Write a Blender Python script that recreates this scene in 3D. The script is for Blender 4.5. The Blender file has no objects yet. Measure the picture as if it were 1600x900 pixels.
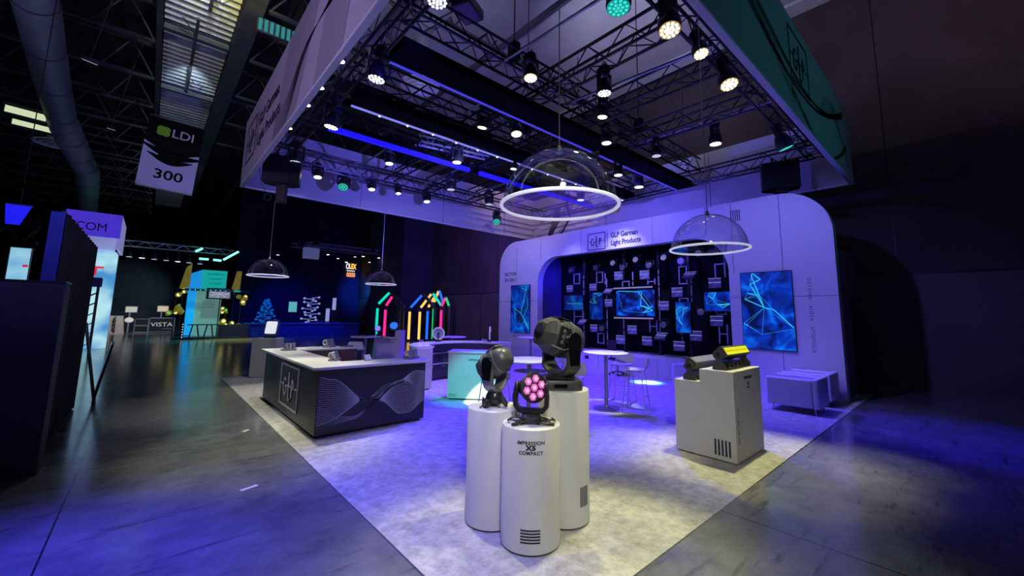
import bpy, bmesh, math, random
from mathutils import Matrix, Vector
random.seed(7)
PI = math.pi
S = bpy.context.scene
COL = S.collection

# ------------------------------------------------------------------ camera
def camera():
    yaw, pit, rol, f, px, py = 0.8419006965760186, 0.12857903614614727, 0.015282353471518259, 631.269, 803.69, 409.006
    fw = Vector((math.cos(yaw), math.sin(yaw), 0)); rt = Vector((math.sin(yaw), -math.cos(yaw), 0)); up = Vector((0, 0, 1))
    f2 = fw*math.cos(pit)+up*math.sin(pit); u2 = -fw*math.sin(pit)+up*math.cos(pit)
    r3 = rt*math.cos(rol)+u2*math.sin(rol); u3 = -rt*math.sin(rol)+u2*math.cos(rol)
    cd = bpy.data.cameras.new('camera'); cam = bpy.data.objects.new('camera', cd); COL.objects.link(cam)
    m = Matrix.Identity(4)
    for i in range(3):
        m[i][0] = r3[i]; m[i][1] = u3[i]; m[i][2] = -f2[i]
    m[0][3] = 0; m[1][3] = 0; m[2][3] = 1.8
    cam.matrix_world = m
    cd.sensor_width = 36; cd.lens = f/1600*36
    cd.shift_x = (800-px)/1600; cd.shift_y = (py-450)/1600
    cd.clip_start = 0.05; cd.clip_end = 300
    S.camera = cam
camera()

# ------------------------------------------------------------------ world, exposure, lights
S.view_settings.view_transform = 'Standard'; S.view_settings.look = 'None'
S.view_settings.gamma = 1; S.view_settings.use_curve_mapping = False
S.view_settings.exposure = 0.0
S.cycles.max_bounces = 6; S.cycles.diffuse_bounces = 3; S.cycles.glossy_bounces = 4
S.cycles.transparent_max_bounces = 12; S.cycles.caustics_reflective = False; S.cycles.caustics_refractive = False
S.cycles.sample_clamp_indirect = 3.0
w = bpy.data.worlds.new('hall_ambience'); S.world = w; w.use_nodes = True
w.node_tree.nodes['Background'].inputs[0].default_value = (0.20, 0.20, 0.52, 1)
w.node_tree.nodes['Background'].inputs[1].default_value = 0.045

def spot(name, loc, tgt, power, col, size=40, blend=0.6, rad=0.08):
    d = bpy.data.lights.new(name, 'SPOT'); d.energy = power; d.color = col
    d.spot_size = math.radians(size); d.spot_blend = blend; d.shadow_soft_size = rad
    o = bpy.data.objects.new(name, d); COL.objects.link(o); o.location = loc
    o.rotation_euler = (Vector(tgt)-Vector(loc)).to_track_quat('-Z', 'Y').to_euler()
    return o
def area(name, loc, tgt, power, col, sx, sy):
    d = bpy.data.lights.new(name, 'AREA'); d.shape = 'RECTANGLE'; d.size = sx; d.size_y = sy; d.energy = power; d.color = col
    o = bpy.data.objects.new(name, d); COL.objects.link(o); o.location = loc
    o.rotation_euler = (Vector(tgt)-Vector(loc)).to_track_quat('-Z', 'Y').to_euler()
    return o
WARM = (1.0, 0.95, 0.42); WHITE = (0.93, 0.93, 1.0); VIO = (0.16, 0.10, 1.0); BLUE = (0.05, 0.02, 1.0); PURP = (0.20, 0.16, 1.0)
# warm white beams from the truss lamps over the front of the stand
spot('front_fill', (-0.2, -0.8, 4.4), (3.6, 2.8, 0.9), 600, (1.0, 0.98, 0.86), 50, 0.9, 0.3)  # added fill from behind the camera for the pedestal fronts, not a truss lamp
spot('beam_pedestals', (4.75, 2.35, 5.5), (2.5, 2.1, 0.2), 850, WARM, 34, 0.7)
spot('beam_pedestals_rear', (2.35, 4.1, 5.5), (2.35, 2.3, 0.4), 520, WARM, 36, 0.8)
spot('beam_step_plinth', (6.7, 2.3, 5.5), (6.0, 2.0, 0.3), 1000, WARM, 36, 0.7)
spot('beam_stool_floor', (5.6, 3.9, 5.5), (5.2, 3.3, 0), 420, WARM, 22, 0.8)
spot('beam_bar', (2.4, 6.2, 5.5), (1.9, 6.0, 0.3), 200, WHITE, 42, 0.8)
spot('beam_bar_far', (2.42, 8.5, 5.5), (2.0, 8.6, 0.3), 300, WHITE, 50, 0.8)
spot('beam_edge_low', (1.62, 7.3, 5.2), (1.45, 6.5, 0.0), 1000, (1.0, .97, .68), 40, 0.7)
spot('beam_edge_far', (1.62, 9.6, 5.2), (1.50, 9.8, 0.0), 700, (1.0, .97, .75), 50, 0.7)
spot('beam_bar_top', (2.42, 10.4, 5.5), (2.6, 11.9, 0.3), 300, WHITE, 52, 0.8)
spot('beam_counter', (5.5, 8.4, 5.4), (5.6, 9.2, 1.0), 420, (0.8, 0.78, 1.0), 46, 0.8)
spot('beam_tables', (6.2, 4.4, 5.5), (6.80, 4.86, 1.0), 1100, WHITE, 16, 0.6)
spot('beam_table_two', (4.24, 4.42, 5.5), (4.62, 4.78, 1.0), 800, WHITE, 16, 0.6)
spot('beam_floor_oval_core', (8.95, 5.9, 5.4), (10.25, 6.0, 0), 4200, (0.9, 1.0, 1.0), 7, 0.25)
spot('beam_floor_oval', (8.95, 5.9, 5.4), (10.25, 6.0, 0), 1800, (0.02, 0.8, 1.0), 10, 0.3)
spot('beam_front_floor', (4.0, 2.6, 5.5), (1.9, 2.1, 0), 420, (1.0, .97, .72), 44, 0.9)
#spot('beam_small_floor', (4.81, 7.0, 5.5), (4.6, 7.4, 0), 260, (0.85, 0.8, 1.0), 34, 0.8)
# blue and violet washes on the stand
spot('wash_portal_right', (6.8, 3.2, 5.6), (11.4, 2.9, 2.7), 640, (0.20, 0.18, 1.0), 70, 0.9)
spot('wash_portal_mid', (6.2, 7.4, 5.3), (11.4, 8.0, 4.1), 1250, (0.11, 0.09, 1.0), 70, 0.9)
spot('wash_portal_left', (6.8, 11.4, 5.5), (11.4, 12.2, 3.2), 700, (0.22, 0.20, 1.0), 60, 0.9)
spot('wash_floor_mid', (6.5, 6.5, 5.6), (5.1, 5.6, 0), 3000, BLUE, 50, 0.5)
spot('wash_floor_strip', (2.4, 6.9, 5.5), (2.3, 4.9, 0), 1100, BLUE, 28, 0.8)
spot('wash_floor_right', (9.2, 5.9, 5.6), (8.4, 3.9, 0), 2300, BLUE, 70, 0.6)
spot('wash_floor_rear', (8.6, 8.8, 5.6), (8.0, 8.6, 0), 3600, (0.10, 0.03, 1.0), 96, 0.7)
spot('wash_armchairs', (9.0, 3.4, 5.5), (10.0, 2.2, 0), 420, (0.30, 0.26, 1.0), 50, 0.8)
spot('wash_counter_front', (3.4, 6.2, 5.4), (4.75, 8.5, 0.5), 900, (0.26, 0.17, 1.0), 20, 0.8)
spot('wash_bar_logo', (-0.8, 7.6, 5.4), (1.9, 7.9, 0.35), 300, (0.95, 0.95, 1.0), 20, 0.9)  # added white spot from the aisle side to brighten the bar logo
spot('wash_bar_front', (3.4, 3.2, 5.4), (3.0, 6.3, 0.5), 420, (0.22, 0.18, 1.0), 26, 0.7)
spot('teal_beam_core', (4.0, 2.7, 5.5), (5.22, 6.70, 0.0), 7500, (0.9, 1.0, 1.0), 7.0, 0.3, 0.02)
spot('teal_beam', (4.0, 2.7, 5.5), (5.10, 6.95, 0.25), 1700, (0.0, 0.80, 0.80), 14, 0.7, 0.02)
# violet glow filling the inside of the hanging banner from two spots aimed upward
spot('wash_banner_inside_far', (5.5, 6.8, 4.6), (6.5, 13.2, 6.2), 900, (0.13, 0.12, 1.0), 100, 1.0)
spot('wash_banner_inside_right', (8.6, 6.4, 4.6), (13.0, 5.4, 6.2), 330, (0.10, 0.08, 1.0), 100, 1.0)
# other stands' lamps falling on the outside of the banner and on the hall floor
spot('violet_wash_banner', (-6.5, 2.5, 4.5), (1.5, 8.0, 6.1), 1250, (0.60, 0.46, 1.0), 70, 0.8, 0.4)
spot('teal_wash_banner', (9.5, -8.5, 4.5), (8.0, 1.7, 6.1), 230, (0.02, 0.65, 0.62), 60, 0.9, 0.4)
spot('blue_wash_aisle_left', (-2.0, 3.6, 6.0), (-0.75, 4.0, 0), 2600, (0.02, 0.015, 1.0), 36, 0.9)
spot('blue_wash_aisle_front', (0.6, 3.2, 6.0), (0.4, 3.4, 0), 2000, (0.16, 0.14, 1.0), 56, 0.9)
spot('blue_wash_aisle_right', (9.5, -1.0, 6.5), (9.6, 0.1, 0), 1700, (0.02, 0.01, 1.0), 36, 0.9)
spot('grey_wash_aisle_right', (5.0, -1.2, 6.5), (3.6, 1.3, 0), 440, (0.72, 0.80, 0.72), 30, 1.0)
spot('warm_wash_aisle_right', (6.7, 1.9, 5.4), (6.9, 1.1, 0), 380, (1.0, 0.95, 0.5), 22, 0.8)
spot('grey_wash_aisle_left', (-0.3, 8.0, 6.0), (0.9, 6.4, 0), 150, (0.8, 0.8, 0.75), 44, 1.0)
spot('hall_ceiling_wash', (8.5, 7.0, 8.0), (13.0, 5.5, 11.9), 900, (0.42, 0.42, 0.60), 130, 1.0)
spot('hall_wall_wash', (9.5, 9.5, 7.6), (15.25, 14.0, 6.0), 500, (0.55, 0.36, 0.55), 120, 1.0)
spot('hall_wall_wash_rear', (10.5, 15.5, 6.0), (15.25, 21.0, 5.0), 1500, (0.20, 0.12, 0.95), 110, 1.0)
spot('hall_wall_wash_right', (9.0, -2.5, 9.0), (15.25, -1.5, 10.5), 300, (0.65, 0.45, 0.50), 80, 1.0)  # added spot to brighten the dark right wall
spot('duct_wash', (4.5, 6.4, 7.2), (5.6, 9.6, 9.8), 420, (0.55, 0.55, 0.8), 90, 1.0)  # added spot from below so duct and diffuser show
spot('truss_blue', (3.0, 3.4, 5.3), (2.2, 6.6, 6.1), 220, (.03, .02, 1.0), 36, .9)
spot('roof_strip_wash', (0.2, 6.0, 9.0), (0.36, 14.5, 12.4), 900, (1.0, 1.0, 0.62), 34, 0.7)  # added spots under the roof deck strip, set low so its ribs show
spot('roof_strip_wash_mid', (0.36, 13.0, 11.5), (0.36, 21.5, 12.3), 420, (0.72, 0.85, 1.0), 40, 0.9)
spot('roof_strip_wash_next', (0.36, 20.0, 11.5), (0.36, 27.5, 12.3), 330, (0.6, 0.8, 1.0), 40, 0.9)
spot('roof_strip_wash_far', (0.36, 31.0, 11.0), (0.36, 38, 12.3), 420, (0.7, 0.85, 1.0), 50, 0.9)
spot('roof_strip_yellow', (1.0, 11.5, 10.2), (1.1, 14.5, 12.4), 260, (1.0, 0.85, 0.02), 50, 0.9)
spot('roof_wash', (-3.0, 10.0, 5.0), (-4.5, 18, 12), 260, (0.40, 0.42, 0.9), 110, 1.0)

# ------------------------------------------------------------------ materials
M = {}
def mat(name, col, rough=0.5, metal=0.0, emit=None, es=0.0, bump=None, coat=0.0, noise=None, spec=0.5):
    if name in M: return M[name]
    m = bpy.data.materials.new(name); m.use_nodes = True
    nt = m.node_tree; b = nt.nodes['Principled BSDF']
    b.inputs['Base Color'].default_value = (*col, 1); b.inputs['Roughness'].default_value = rough
    b.inputs['Metallic'].default_value = metal; b.inputs['Coat Weight'].default_value = coat
    b.inputs['Specular IOR Level'].default_value = spec
    if emit:
        b.inputs['Emission Color'].default_value = (*emit, 1); b.inputs['Emission Strength'].default_value = es
    tc = nt.nodes.new('ShaderNodeTexCoord')
    if noise:
        sc, amt = noise
        n = nt.nodes.new('ShaderNodeTexNoise'); n.inputs['Scale'].default_value = sc; n.inputs['Detail'].default_value = 6
        nt.links.new(tc.outputs['Object'], n.inputs['Vector'])
        r = nt.nodes.new('ShaderNodeValToRGB')
        r.color_ramp.elements[0].position = 0.3; r.color_ramp.elements[1].position = 0.7
        r.color_ramp.elements[0].color = (*[c*(1-amt) for c in col], 1); r.color_ramp.elements[1].color = (*[min(1, c*(1+amt)) for c in col], 1)
        nt.links.new(n.outputs['Fac'], r.inputs['Fac']); nt.links.new(r.outputs['Color'], b.inputs['Base Color'])
    if bump:
        sc, st = bump
        n = nt.nodes.new('ShaderNodeTexNoise'); n.inputs['Scale'].default_value = sc; n.inputs['Detail'].default_value = 4
        nt.links.new(tc.outputs['Object'], n.inputs['Vector'])
        bp = nt.nodes.new('ShaderNodeBump'); bp.inputs['Strength'].default_value = st; bp.inputs['Distance'].default_value = 0.01
        nt.links.new(n.outputs['Fac'], bp.inputs['Height']); nt.links.new(bp.outputs['Normal'], b.inputs['Normal'])
    M[name] = m; return m
def emis(name, col, st): return mat(name, (0.02, 0.02, 0.02), 0.5, emit=col, es=st)

white = mat('white_laminate', (0.78, 0.77, 0.76), 0.45, noise=(3, 0.03))
plinth = mat('plinth_paint', (0.68, 0.68, 0.65), 0.55, noise=(4, 0.04))
whitetop = mat('white_top', (0.85, 0.85, 0.85), 0.3, coat=0.3)
portalm = mat('portal_white', (0.72, 0.70, 0.74), 0.5, noise=(1.5, 0.03))
black = mat('black_metal', (0.012, 0.012, 0.014), 0.38, 0.3, bump=(60, 0.1))
satin = mat('satin_black', (0.022, 0.022, 0.026), 0.35, 0.0, coat=0.3, bump=(90, 0.1))
gloss = mat('gloss_black', (0.006, 0.006, 0.008), 0.08, 0.0, coat=1.0)
dgrey = mat('dark_grey_housing', (0.075, 0.078, 0.085), 0.38, 0.2, bump=(80, 0.08))
mgrey = mat('mid_grey_metal', (0.30, 0.31, 0.33), 0.35, 0.6)
alu = mat('aluminium', (0.62, 0.63, 0.66), 0.3, 0.85, bump=(50, 0.05))
blue_alu = mat('blue_grey_frame', (0.42, 0.44, 0.55), 0.35, 0.5, noise=(8, 0.1))
trussm = mat('black_truss', (0.035, 0.035, 0.045), 0.3, 0.6, bump=(40, 0.05))
seamm = mat('seam_dark', (0.10, 0.09, 0.16), 0.7, noise=(8, 0.1))
ink = mat('dark_ink', (0.02, 0.02, 0.045), 0.6, noise=(30, 0.1))
barblack = mat('bar_black', (0.022, 0.022, 0.028), 0.38, noise=(3, 0.3))
wood = mat('brown_wood', (0.16, 0.085, 0.05), 0.5, noise=(5, 0.3))
linew = mat('pale_line', (0.62, 0.62, 0.70), 0.5, noise=(10, 0.1))
linew2 = mat('faint_line', (0.26, 0.26, 0.31), 0.5, noise=(10, 0.1))
fabric = mat('banner_fabric', (0.62, 0.60, 0.66), 0.8, bump=(180, 0.2))
hem = mat('banner_hem', (0.85, 0.85, 0.9), 0.5, bump=(60, 0.3))
brown = mat('hall_wall_brown', (0.075, 0.055, 0.055), 0.8, noise=(0.6, 0.25), bump=(25, 0.2))
brown2 = mat('hall_wall_lower', (0.11, 0.085, 0.085), 0.6, noise=(0.8, 0.2))
ceilm = mat('ceiling_panel', (0.55, 0.53, 0.58), 0.8, noise=(1.0, 0.1))
deck = mat('roof_deck_dark', (0.035, 0.035, 0.042), 0.8, noise=(0.5, 0.4))
steel = mat('roof_steel', (0.11, 0.115, 0.135), 0.6, 0.2, noise=(2, 0.25))
ductm = mat('duct_metal', (0.36, 0.37, 0.44), 0.5, 0.3, noise=(2, 0.15))
drape = mat('black_drape', (0.012, 0.014, 0.020), 0.9, noise=(2, 0.3), bump=(12, 0.4))
bluelit = mat('blue_lit_drape', (0.03, 0.05, 0.30), 0.9, noise=(2, 0.3), bump=(12, 0.4))  # blue light on the drapes put into their base colour
panel_lead = mat('lit_panel', (0.17, 0.17, 0.26), 0.25, noise=(6, 0.4), coat=0.5)
cablem = mat('cable', (0.02, 0.02, 0.02), 0.5, noise=(60, 0.1))
plasticw = mat('white_plastic', (0.80, 0.80, 0.82), 0.3, coat=0.3)
led_warm = emis('led_warm', (1.0, 0.93, 0.75), 9.0)
led_rim = emis('led_amber_rim', (0.55, 0.36, 0.08), 0.8)
led_white = emis('led_white', (0.9, 0.92, 1.0), 3.0)
led_dim = emis('led_dim_white', (0.75, 0.78, 1.0), 0.9)
led_teal = emis('led_teal', (0.04, 0.80, 0.66), 1.0)
led_teal_dim = emis('led_teal_plate', (0.0, 0.34, 0.28), 0.8)
led_pink = emis('led_pink', (0.75, 0.13, 0.50), 1.0)
led_pinkc = emis('led_pink_core', (1.0, 0.55, 0.85), 0.95)
led_yel = emis('led_yellow', (0.80, 0.78, 0.01), 1.0)
strip_blue = emis('strip_blue', (0.012, 0.006, 1.0), 1.0)
strip_dim = emis('strip_dim_blue', (0.07, 0.06, 1.0), 0.75)
strip_vio = emis('strip_violet', (0.25, 0.25, 1.0), 0.9)
neon = {k: emis('neon_'+k, c, 1.3) for k, c in dict(teal=(0.0, 0.6, 0.42), pink=(0.95, 0.02, 0.25), yellow=(0.95, 0.55, 0.10), blue=(0.01, 0.13, 0.95), green=(0.0, 0.5, 0.12)).items()}

def glassmat():
    m = bpy.data.materials.new('clear_acrylic'); m.use_nodes = True; nt = m.node_tree; nt.nodes.clear()
    o = nt.nodes.new('ShaderNodeOutputMaterial'); mx = nt.nodes.new('ShaderNodeMixShader')
    t = nt.nodes.new('ShaderNodeBsdfTransparent'); g = nt.nodes.new('ShaderNodeBsdfGlossy')
    lw = nt.nodes.new('ShaderNodeLayerWeight'); lw.inputs['Blend'].default_value = 0.35
    t.inputs['Color'].default_value = (0.93, 0.94, 0.97, 1); g.inputs['Roughness'].default_value = 0.05
    mr = nt.nodes.new('ShaderNodeMapRange'); mr.inputs['To Min'].default_value = 0.05; mr.inputs['To Max'].default_value = 0.70
    nt.links.new(lw.outputs['Facing'], mr.inputs['Value']); nt.links.new(mr.outputs['Result'], mx.inputs['Fac'])
    nt.links.new(t.outputs[0], mx.inputs[1]); nt.links.new(g.outputs[0], mx.inputs[2]); nt.links.new(mx.outputs[0], o.inputs[0])
    M['clear_acrylic'] = m; return m
glass = glassmat()

def screenmat(name, seed, scale=1.0, st=1.0):
    """blue cloudy picture of a lit screen; its bright net lines are separate thin strips"""
    m = bpy.data.materials.new(name); m.use_nodes = True; nt = m.node_tree; b = nt.nodes['Principled BSDF']
    N = nt.nodes.new; L = nt.links.new
    tc = N('ShaderNodeTexCoord'); mp = N('ShaderNodeMapping'); mp.inputs['Location'].default_value = (seed*3.1, seed*1.7, seed*2.3)
    L(tc.outputs['Object'], mp.inputs['Vector'])
    n = N('ShaderNodeTexNoise'); n.inputs['Scale'].default_value = 1.9*scale; n.inputs['Detail'].default_value = 3.5; n.inputs['Distortion'].default_value = 0.8; L(mp.outputs[0], n.inputs['Vector'])
    r = N('ShaderNodeValToRGB'); e = r.color_ramp.elements; e[0].position = 0.36; e[0].color = (0.0, 0.002, 0.03, 1)
    e[1].position = 0.78; e[1].color = (0.01, 0.42, 0.95, 1); x = e.new(0.52); x.color = (0.0, 0.025, 0.40, 1); x = e.new(0.64); x.color = (0.0, 0.13, 0.70, 1)
    L(n.outputs['Fac'], r.inputs['Fac']); L(r.outputs['Color'], b.inputs['Emission Color']); b.inputs['Emission Strength'].default_value = st
    b.inputs['Base Color'].default_value = (0.005, 0.005, 0.01, 1); b.inputs['Roughness'].default_value = 0.35
    M[name] = m; return m

def concretemat():
    m = bpy.data.materials.new('polished_concrete'); m.use_nodes = True; nt = m.node_tree; b = nt.nodes['Principled BSDF']
    N = nt.nodes.new; L = nt.links.new
    tc = N('ShaderNodeTexCoord')
    n = N('ShaderNodeTexNoise'); n.inputs['Scale'].default_value = 1.4; n.inputs['Detail'].default_value = 12; n.inputs['Roughness'].default_value = 0.75; L(tc.outputs['Object'], n.inputs['Vector'])
    r = N('ShaderNodeValToRGB'); r.color_ramp.elements[0].position = 0.3; r.color_ramp.elements[0].color = (0.085, 0.09, 0.098, 1)
    r.color_ramp.elements[1].position = 0.72; r.color_ramp.elements[1].color = (0.24, 0.245, 0.25, 1); L(n.outputs['Fac'], r.inputs['Fac'])
    # scuffs: stretched thin dark marks
    mp = N('ShaderNodeMapping'); mp.inputs['Rotation'].default_value = (0, 0, 0.5); mp.inputs['Scale'].default_value = (0.55, 4.0, 1); L(tc.outputs['Object'], mp.inputs['Vector'])
    n3 = N('ShaderNodeTexNoise'); n3.inputs['Scale'].default_value = 1.9; n3.inputs['Detail'].default_value = 9; n3.inputs['Roughness'].default_value = 0.65; L(mp.outputs[0], n3.inputs['Vector'])
    mr = N('ShaderNodeMapRange'); mr.inputs['From Min'].default_value = 0.57; mr.inputs['From Max'].default_value = 0.70; L(n3.outputs['Fac'], mr.inputs['Value'])
    mx = N('ShaderNodeMix'); mx.data_type = 'RGBA'; mx.inputs[7].default_value = (0.05, 0.052, 0.055, 1); L(r.outputs['Color'], mx.inputs[6]); L(mr.outputs[0], mx.inputs[0])
    # saw-cut joints every 4.6 m
    sep = N('ShaderNodeSeparateXYZ'); L(tc.outputs['Object'], sep.inputs[0]); last = mx.outputs[2]
    for ax, off in (('X', 0.42), ('Y', 2.2)):
        a = N('ShaderNodeMath'); a.operation = 'ADD'; a.inputs[1].default_value = 46+off; L(sep.outputs[ax], a.inputs[0])
        d = N('ShaderNodeMath'); d.operation = 'PINGPONG'; d.inputs[1].default_value = 2.3; L(a.outputs[0], d.inputs[0])
        c = N('ShaderNodeMath'); c.operation = 'LESS_THAN'; c.inputs[1].default_value = 0.007; L(d.outputs[0], c.inputs[0])
        mm = N('ShaderNodeMix'); mm.data_type = 'RGBA'; mm.inputs[7].default_value = (0.03, 0.03, 0.035, 1); L(last, mm.inputs[6]); L(c.outputs[0], mm.inputs[0]); last = mm.outputs[2]
    L(last, b.inputs['Base Color'])
    rr = N('ShaderNodeMapRange'); rr.inputs['To Min'].default_value = 0.10; rr.inputs['To Max'].default_value = 0.30; L(n.outputs['Fac'], rr.inputs['Value']); L(rr.outputs[0], b.inputs['Roughness'])
    n4 = N('ShaderNodeTexNoise'); n4.inputs['Scale'].default_value = 2.5; n4.inputs['Detail'].default_value = 3; L(tc.outputs['Object'], n4.inputs['Vector'])
    bp = N('ShaderNodeBump'); bp.inputs['Strength'].default_value = 0.12; bp.inputs['Distance'].default_value = 0.02; L(n4.outputs['Fac'], bp.inputs['Height']); L(bp.outputs[0], b.inputs['Normal'])
    b.inputs['Coat Weight'].default_value = 0.25; b.inputs['Coat Roughness'].default_value = 0.14
    M['polished_concrete'] = m; return m
concrete = concretemat()
def carpetmat():
    m = bpy.data.materials.new('stand_carpet'); m.use_nodes = True; nt = m.node_tree; b = nt.nodes['Principled BSDF']
    N = nt.nodes.new; L = nt.links.new; tc = N('ShaderNodeTexCoord')
    n = N('ShaderNodeTexNoise'); n.inputs['Scale'].default_value = 7; n.inputs['Detail'].default_value = 12; n.inputs['Roughness'].default_value = 0.78; L(tc.outputs['Object'], n.inputs['Vector'])
    r = N('ShaderNodeValToRGB'); r.color_ramp.elements[0].position = 0.36; r.color_ramp.elements[0].color = (0.30, 0.295, 0.28, 1)
    r.color_ramp.elements[1].position = 0.62; r.color_ramp.elements[1].color = (0.56, 0.555, 0.53, 1); L(n.outputs['Fac'], r.inputs['Fac']); L(r.outputs['Color'], b.inputs['Base Color'])
    b.inputs['Roughness'].default_value = 0.75; b.inputs['Specular IOR Level'].default_value = 0.25
    M['stand_carpet'] = m; return m
carpetm = carpetmat()

# ------------------------------------------------------------------ mesh helpers
class MB:
    def __init__(s): s.bm = bmesh.new()
    def _add(s, vs, fs, mt=None):
        if mt is not None: vs = [mt @ Vector(v) for v in vs]
        bv = [s.bm.verts.new(v) for v in vs]
        for f in fs:
            try: s.bm.faces.new([bv[i] for i in f])
            except ValueError: pass
        return s
    def box(s, c, d, mt=None):
        x, y, z = c; a, b, e = d[0]/2, d[1]/2, d[2]/2
        vs = [(x+i*a, y+j*b, z+k*e) for k in (-1, 1) for j in (-1, 1) for i in (-1, 1)]
        return s._add(vs, [(0, 2, 3, 1), (4, 5, 7, 6), (0, 1, 5, 4), (2, 6, 7, 3), (0, 4, 6, 2), (1, 3, 7, 5)], mt)
    def b2(s, lo, hi, mt=None):
        return s.box([(a+b)/2 for a, b in zip(lo, hi)], [abs(b-a) for a, b in zip(lo, hi)], mt)
    def cyl(s, p0, p1, r0, r1=None, n=10, cap=True, mt=None):
        r1 = r0 if r1 is None else r1
        p0 = Vector(p0); p1 = Vector(p1); d = p1-p0
        if d.length < 1e-6: return s
        d.normalize(); u = d.orthogonal().normalized(); v = d.cross(u)
        vs = []
        for p, r in ((p0, r0), (p1, r1)):
            for i in range(n):
                a = 2*PI*i/n; vs.append(p+u*(math.cos(a)*r)+v*(math.sin(a)*r))
        fs = [(i, (i+1) % n, n+(i+1) % n, n+i) for i in range(n)]
        if cap: fs += [tuple(range(n))[::-1], tuple(range(n, 2*n))]
        return s._add(vs, fs, mt)
    def path(s, pts, r, n=6, mt=None):
        pts = [Vector(p) for p in pts]; vs = []; fs = []
        u = None
        for k, p in enumerate(pts):
            d = (pts[min(k+1, len(pts)-1)]-pts[max(k-1, 0)]).normalized()
            u = d.orthogonal().normalized() if u is None else (u-d*u.dot(d)).normalized()
            v = d.cross(u)
            for i in range(n):
                a = 2*PI*i/n; vs.append(p+u*(math.cos(a)*r)+v*(math.sin(a)*r))
        for k in range(len(pts)-1):
            for i in range(n): fs.append((k*n+i, k*n+(i+1) % n, (k+1)*n+(i+1) % n, (k+1)*n+i))
        fs += [tuple(range(n))[::-1], tuple(range((len(pts)-1)*n, len(pts)*n))]
        return s._add(vs, fs, mt)
    def lathe(s, prof, n=24, mt=None, sx=1, sy=1, a0=0, a1=2*PI):
        full = abs(a1-a0-2*PI) < 1e-6; m = n if full else n+1; vs = []; fs = []
        for r, z in prof:
            for i in range(m):
                a = a0+(a1-a0)*i/n; vs.append((math.cos(a)*r*sx, math.sin(a)*r*sy, z))
        for k in range(len(prof)-1):
            for i in range(n if full else m-1):
                j = (i+1) % m; fs.append((k*m+i, k*m+j, (k+1)*m+j, (k+1)*m+i))
        if full:
            if prof[0][0] > 1e-4: fs.append(tuple(range(m))[::-1])
            if prof[-1][0] > 1e-4: fs.append(tuple(range((len(prof)-1)*m, len(prof)*m)))
        return s._add(vs, fs, mt)
    def prism(s, poly, z0, z1, mt=None):
        n = len(poly); vs = [(x, y, z0) for x, y in poly]+[(x, y, z1) for x, y in poly]
        fs = [tuple(range(n))[::-1], tuple(range(n, 2*n))]+[(i, (i+1) % n, n+(i+1) % n, n+i) for i in range(n)]
        return s._add(vs, fs, mt)
    def loft(s, rings, cap=True, mt=None):
        n = len(rings[0]); vs = [v for r in rings for v in r]; fs = []
        for k in range(len(rings)-1):
            for i in range(n): fs.append((k*n+i, k*n+(i+1) % n, (k+1)*n+(i+1) % n, (k+1)*n+i))
        if cap: fs += [tuple(range(n))[::-1], tuple(range((len(rings)-1)*n, len(rings)*n))]
        return s._add(vs, fs, mt)
    def torus(s, c, R, r, n=32, m=8, mt=None, axis='z'):
        vs = []; fs = []
        for i in range(n):
            a = 2*PI*i/n
            for j in range(m):
                b = 2*PI*j/m; q = R+r*math.cos(b); x, y, z = q*math.cos(a), q*math.sin(a), r*math.sin(b)
                if axis == 'x': x, y, z = z, x, y
                if axis == 'y': x, y, z = x, z, y
                vs.append((c[0]+x, c[1]+y, c[2]+z))
        for i in range(n):
            for j in range(m): fs.append((i*m+j, ((i+1) % n)*m+j, ((i+1) % n)*m+(j+1) % m, i*m+(j+1) % m))
        return s._add(vs, fs, mt)
    def build(s, name, material, parent=None, smooth=False, bevel=0, seg=2):
        bmesh.ops.remove_doubles(s.bm, verts=s.bm.verts, dist=1e-5)
        bmesh.ops.recalc_face_normals(s.bm, faces=s.bm.faces)
        me = bpy.data.meshes.new(name); s.bm.to_mesh(me); s.bm.free()
        if smooth:
            for p in me.polygons: p.use_smooth = True
            try: me.set_sharp_from_angle(angle=math.radians(38))
            except Exception: pass
        me.materials.append(material)
        o = bpy.data.objects.new(name, me); COL.objects.link(o)
        if parent: o.parent = parent
        if bevel:
            b = o.modifiers.new('bevel', 'BEVEL'); b.width = bevel; b.segments = seg; b.limit_method = 'ANGLE'
        return o

def T(x, y, z): return Matrix.Translation((x, y, z))
def RX(a): return Matrix.Rotation(a, 4, 'X')
def RY(a): return Matrix.Rotation(a, 4, 'Y')
def RZ(a): return Matrix.Rotation(a, 4, 'Z')
def thing(name, label, cat, loc=(0, 0, 0), rz=0, group=None):
    o = bpy.data.objects.new(name, None); COL.objects.link(o); o.location = loc; o.rotation_euler = (0, 0, rz)
    o.empty_display_size = 0.1
    o['label'] = label; o['category'] = cat
    if group: o['group'] = group
    return o
def tag(o, label, cat, group=None, kind=None):
    if label: o['label'] = label
    if cat: o['category'] = cat
    if group: o['group'] = group
    if kind: o['kind'] = kind
    return o
def struct(o): o['kind'] = 'structure'; return o
CH = {}
def dup(root, loc, rz=None, label=None, group=None, rot=None):
    r = root.copy(); COL.objects.link(r); r.location = loc
    if rz is not None: r.rotation_euler = (0, 0, rz)
    if rot is not None: r.rotation_euler = rot
    if label: r['label'] = label
    if group: r['group'] = group
    def rec(src, dst):
        for ch in src.children:
            c = ch.copy(); COL.objects.link(c); c.parent = dst; rec(ch, c)
    rec(root, r)
    return r
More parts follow.
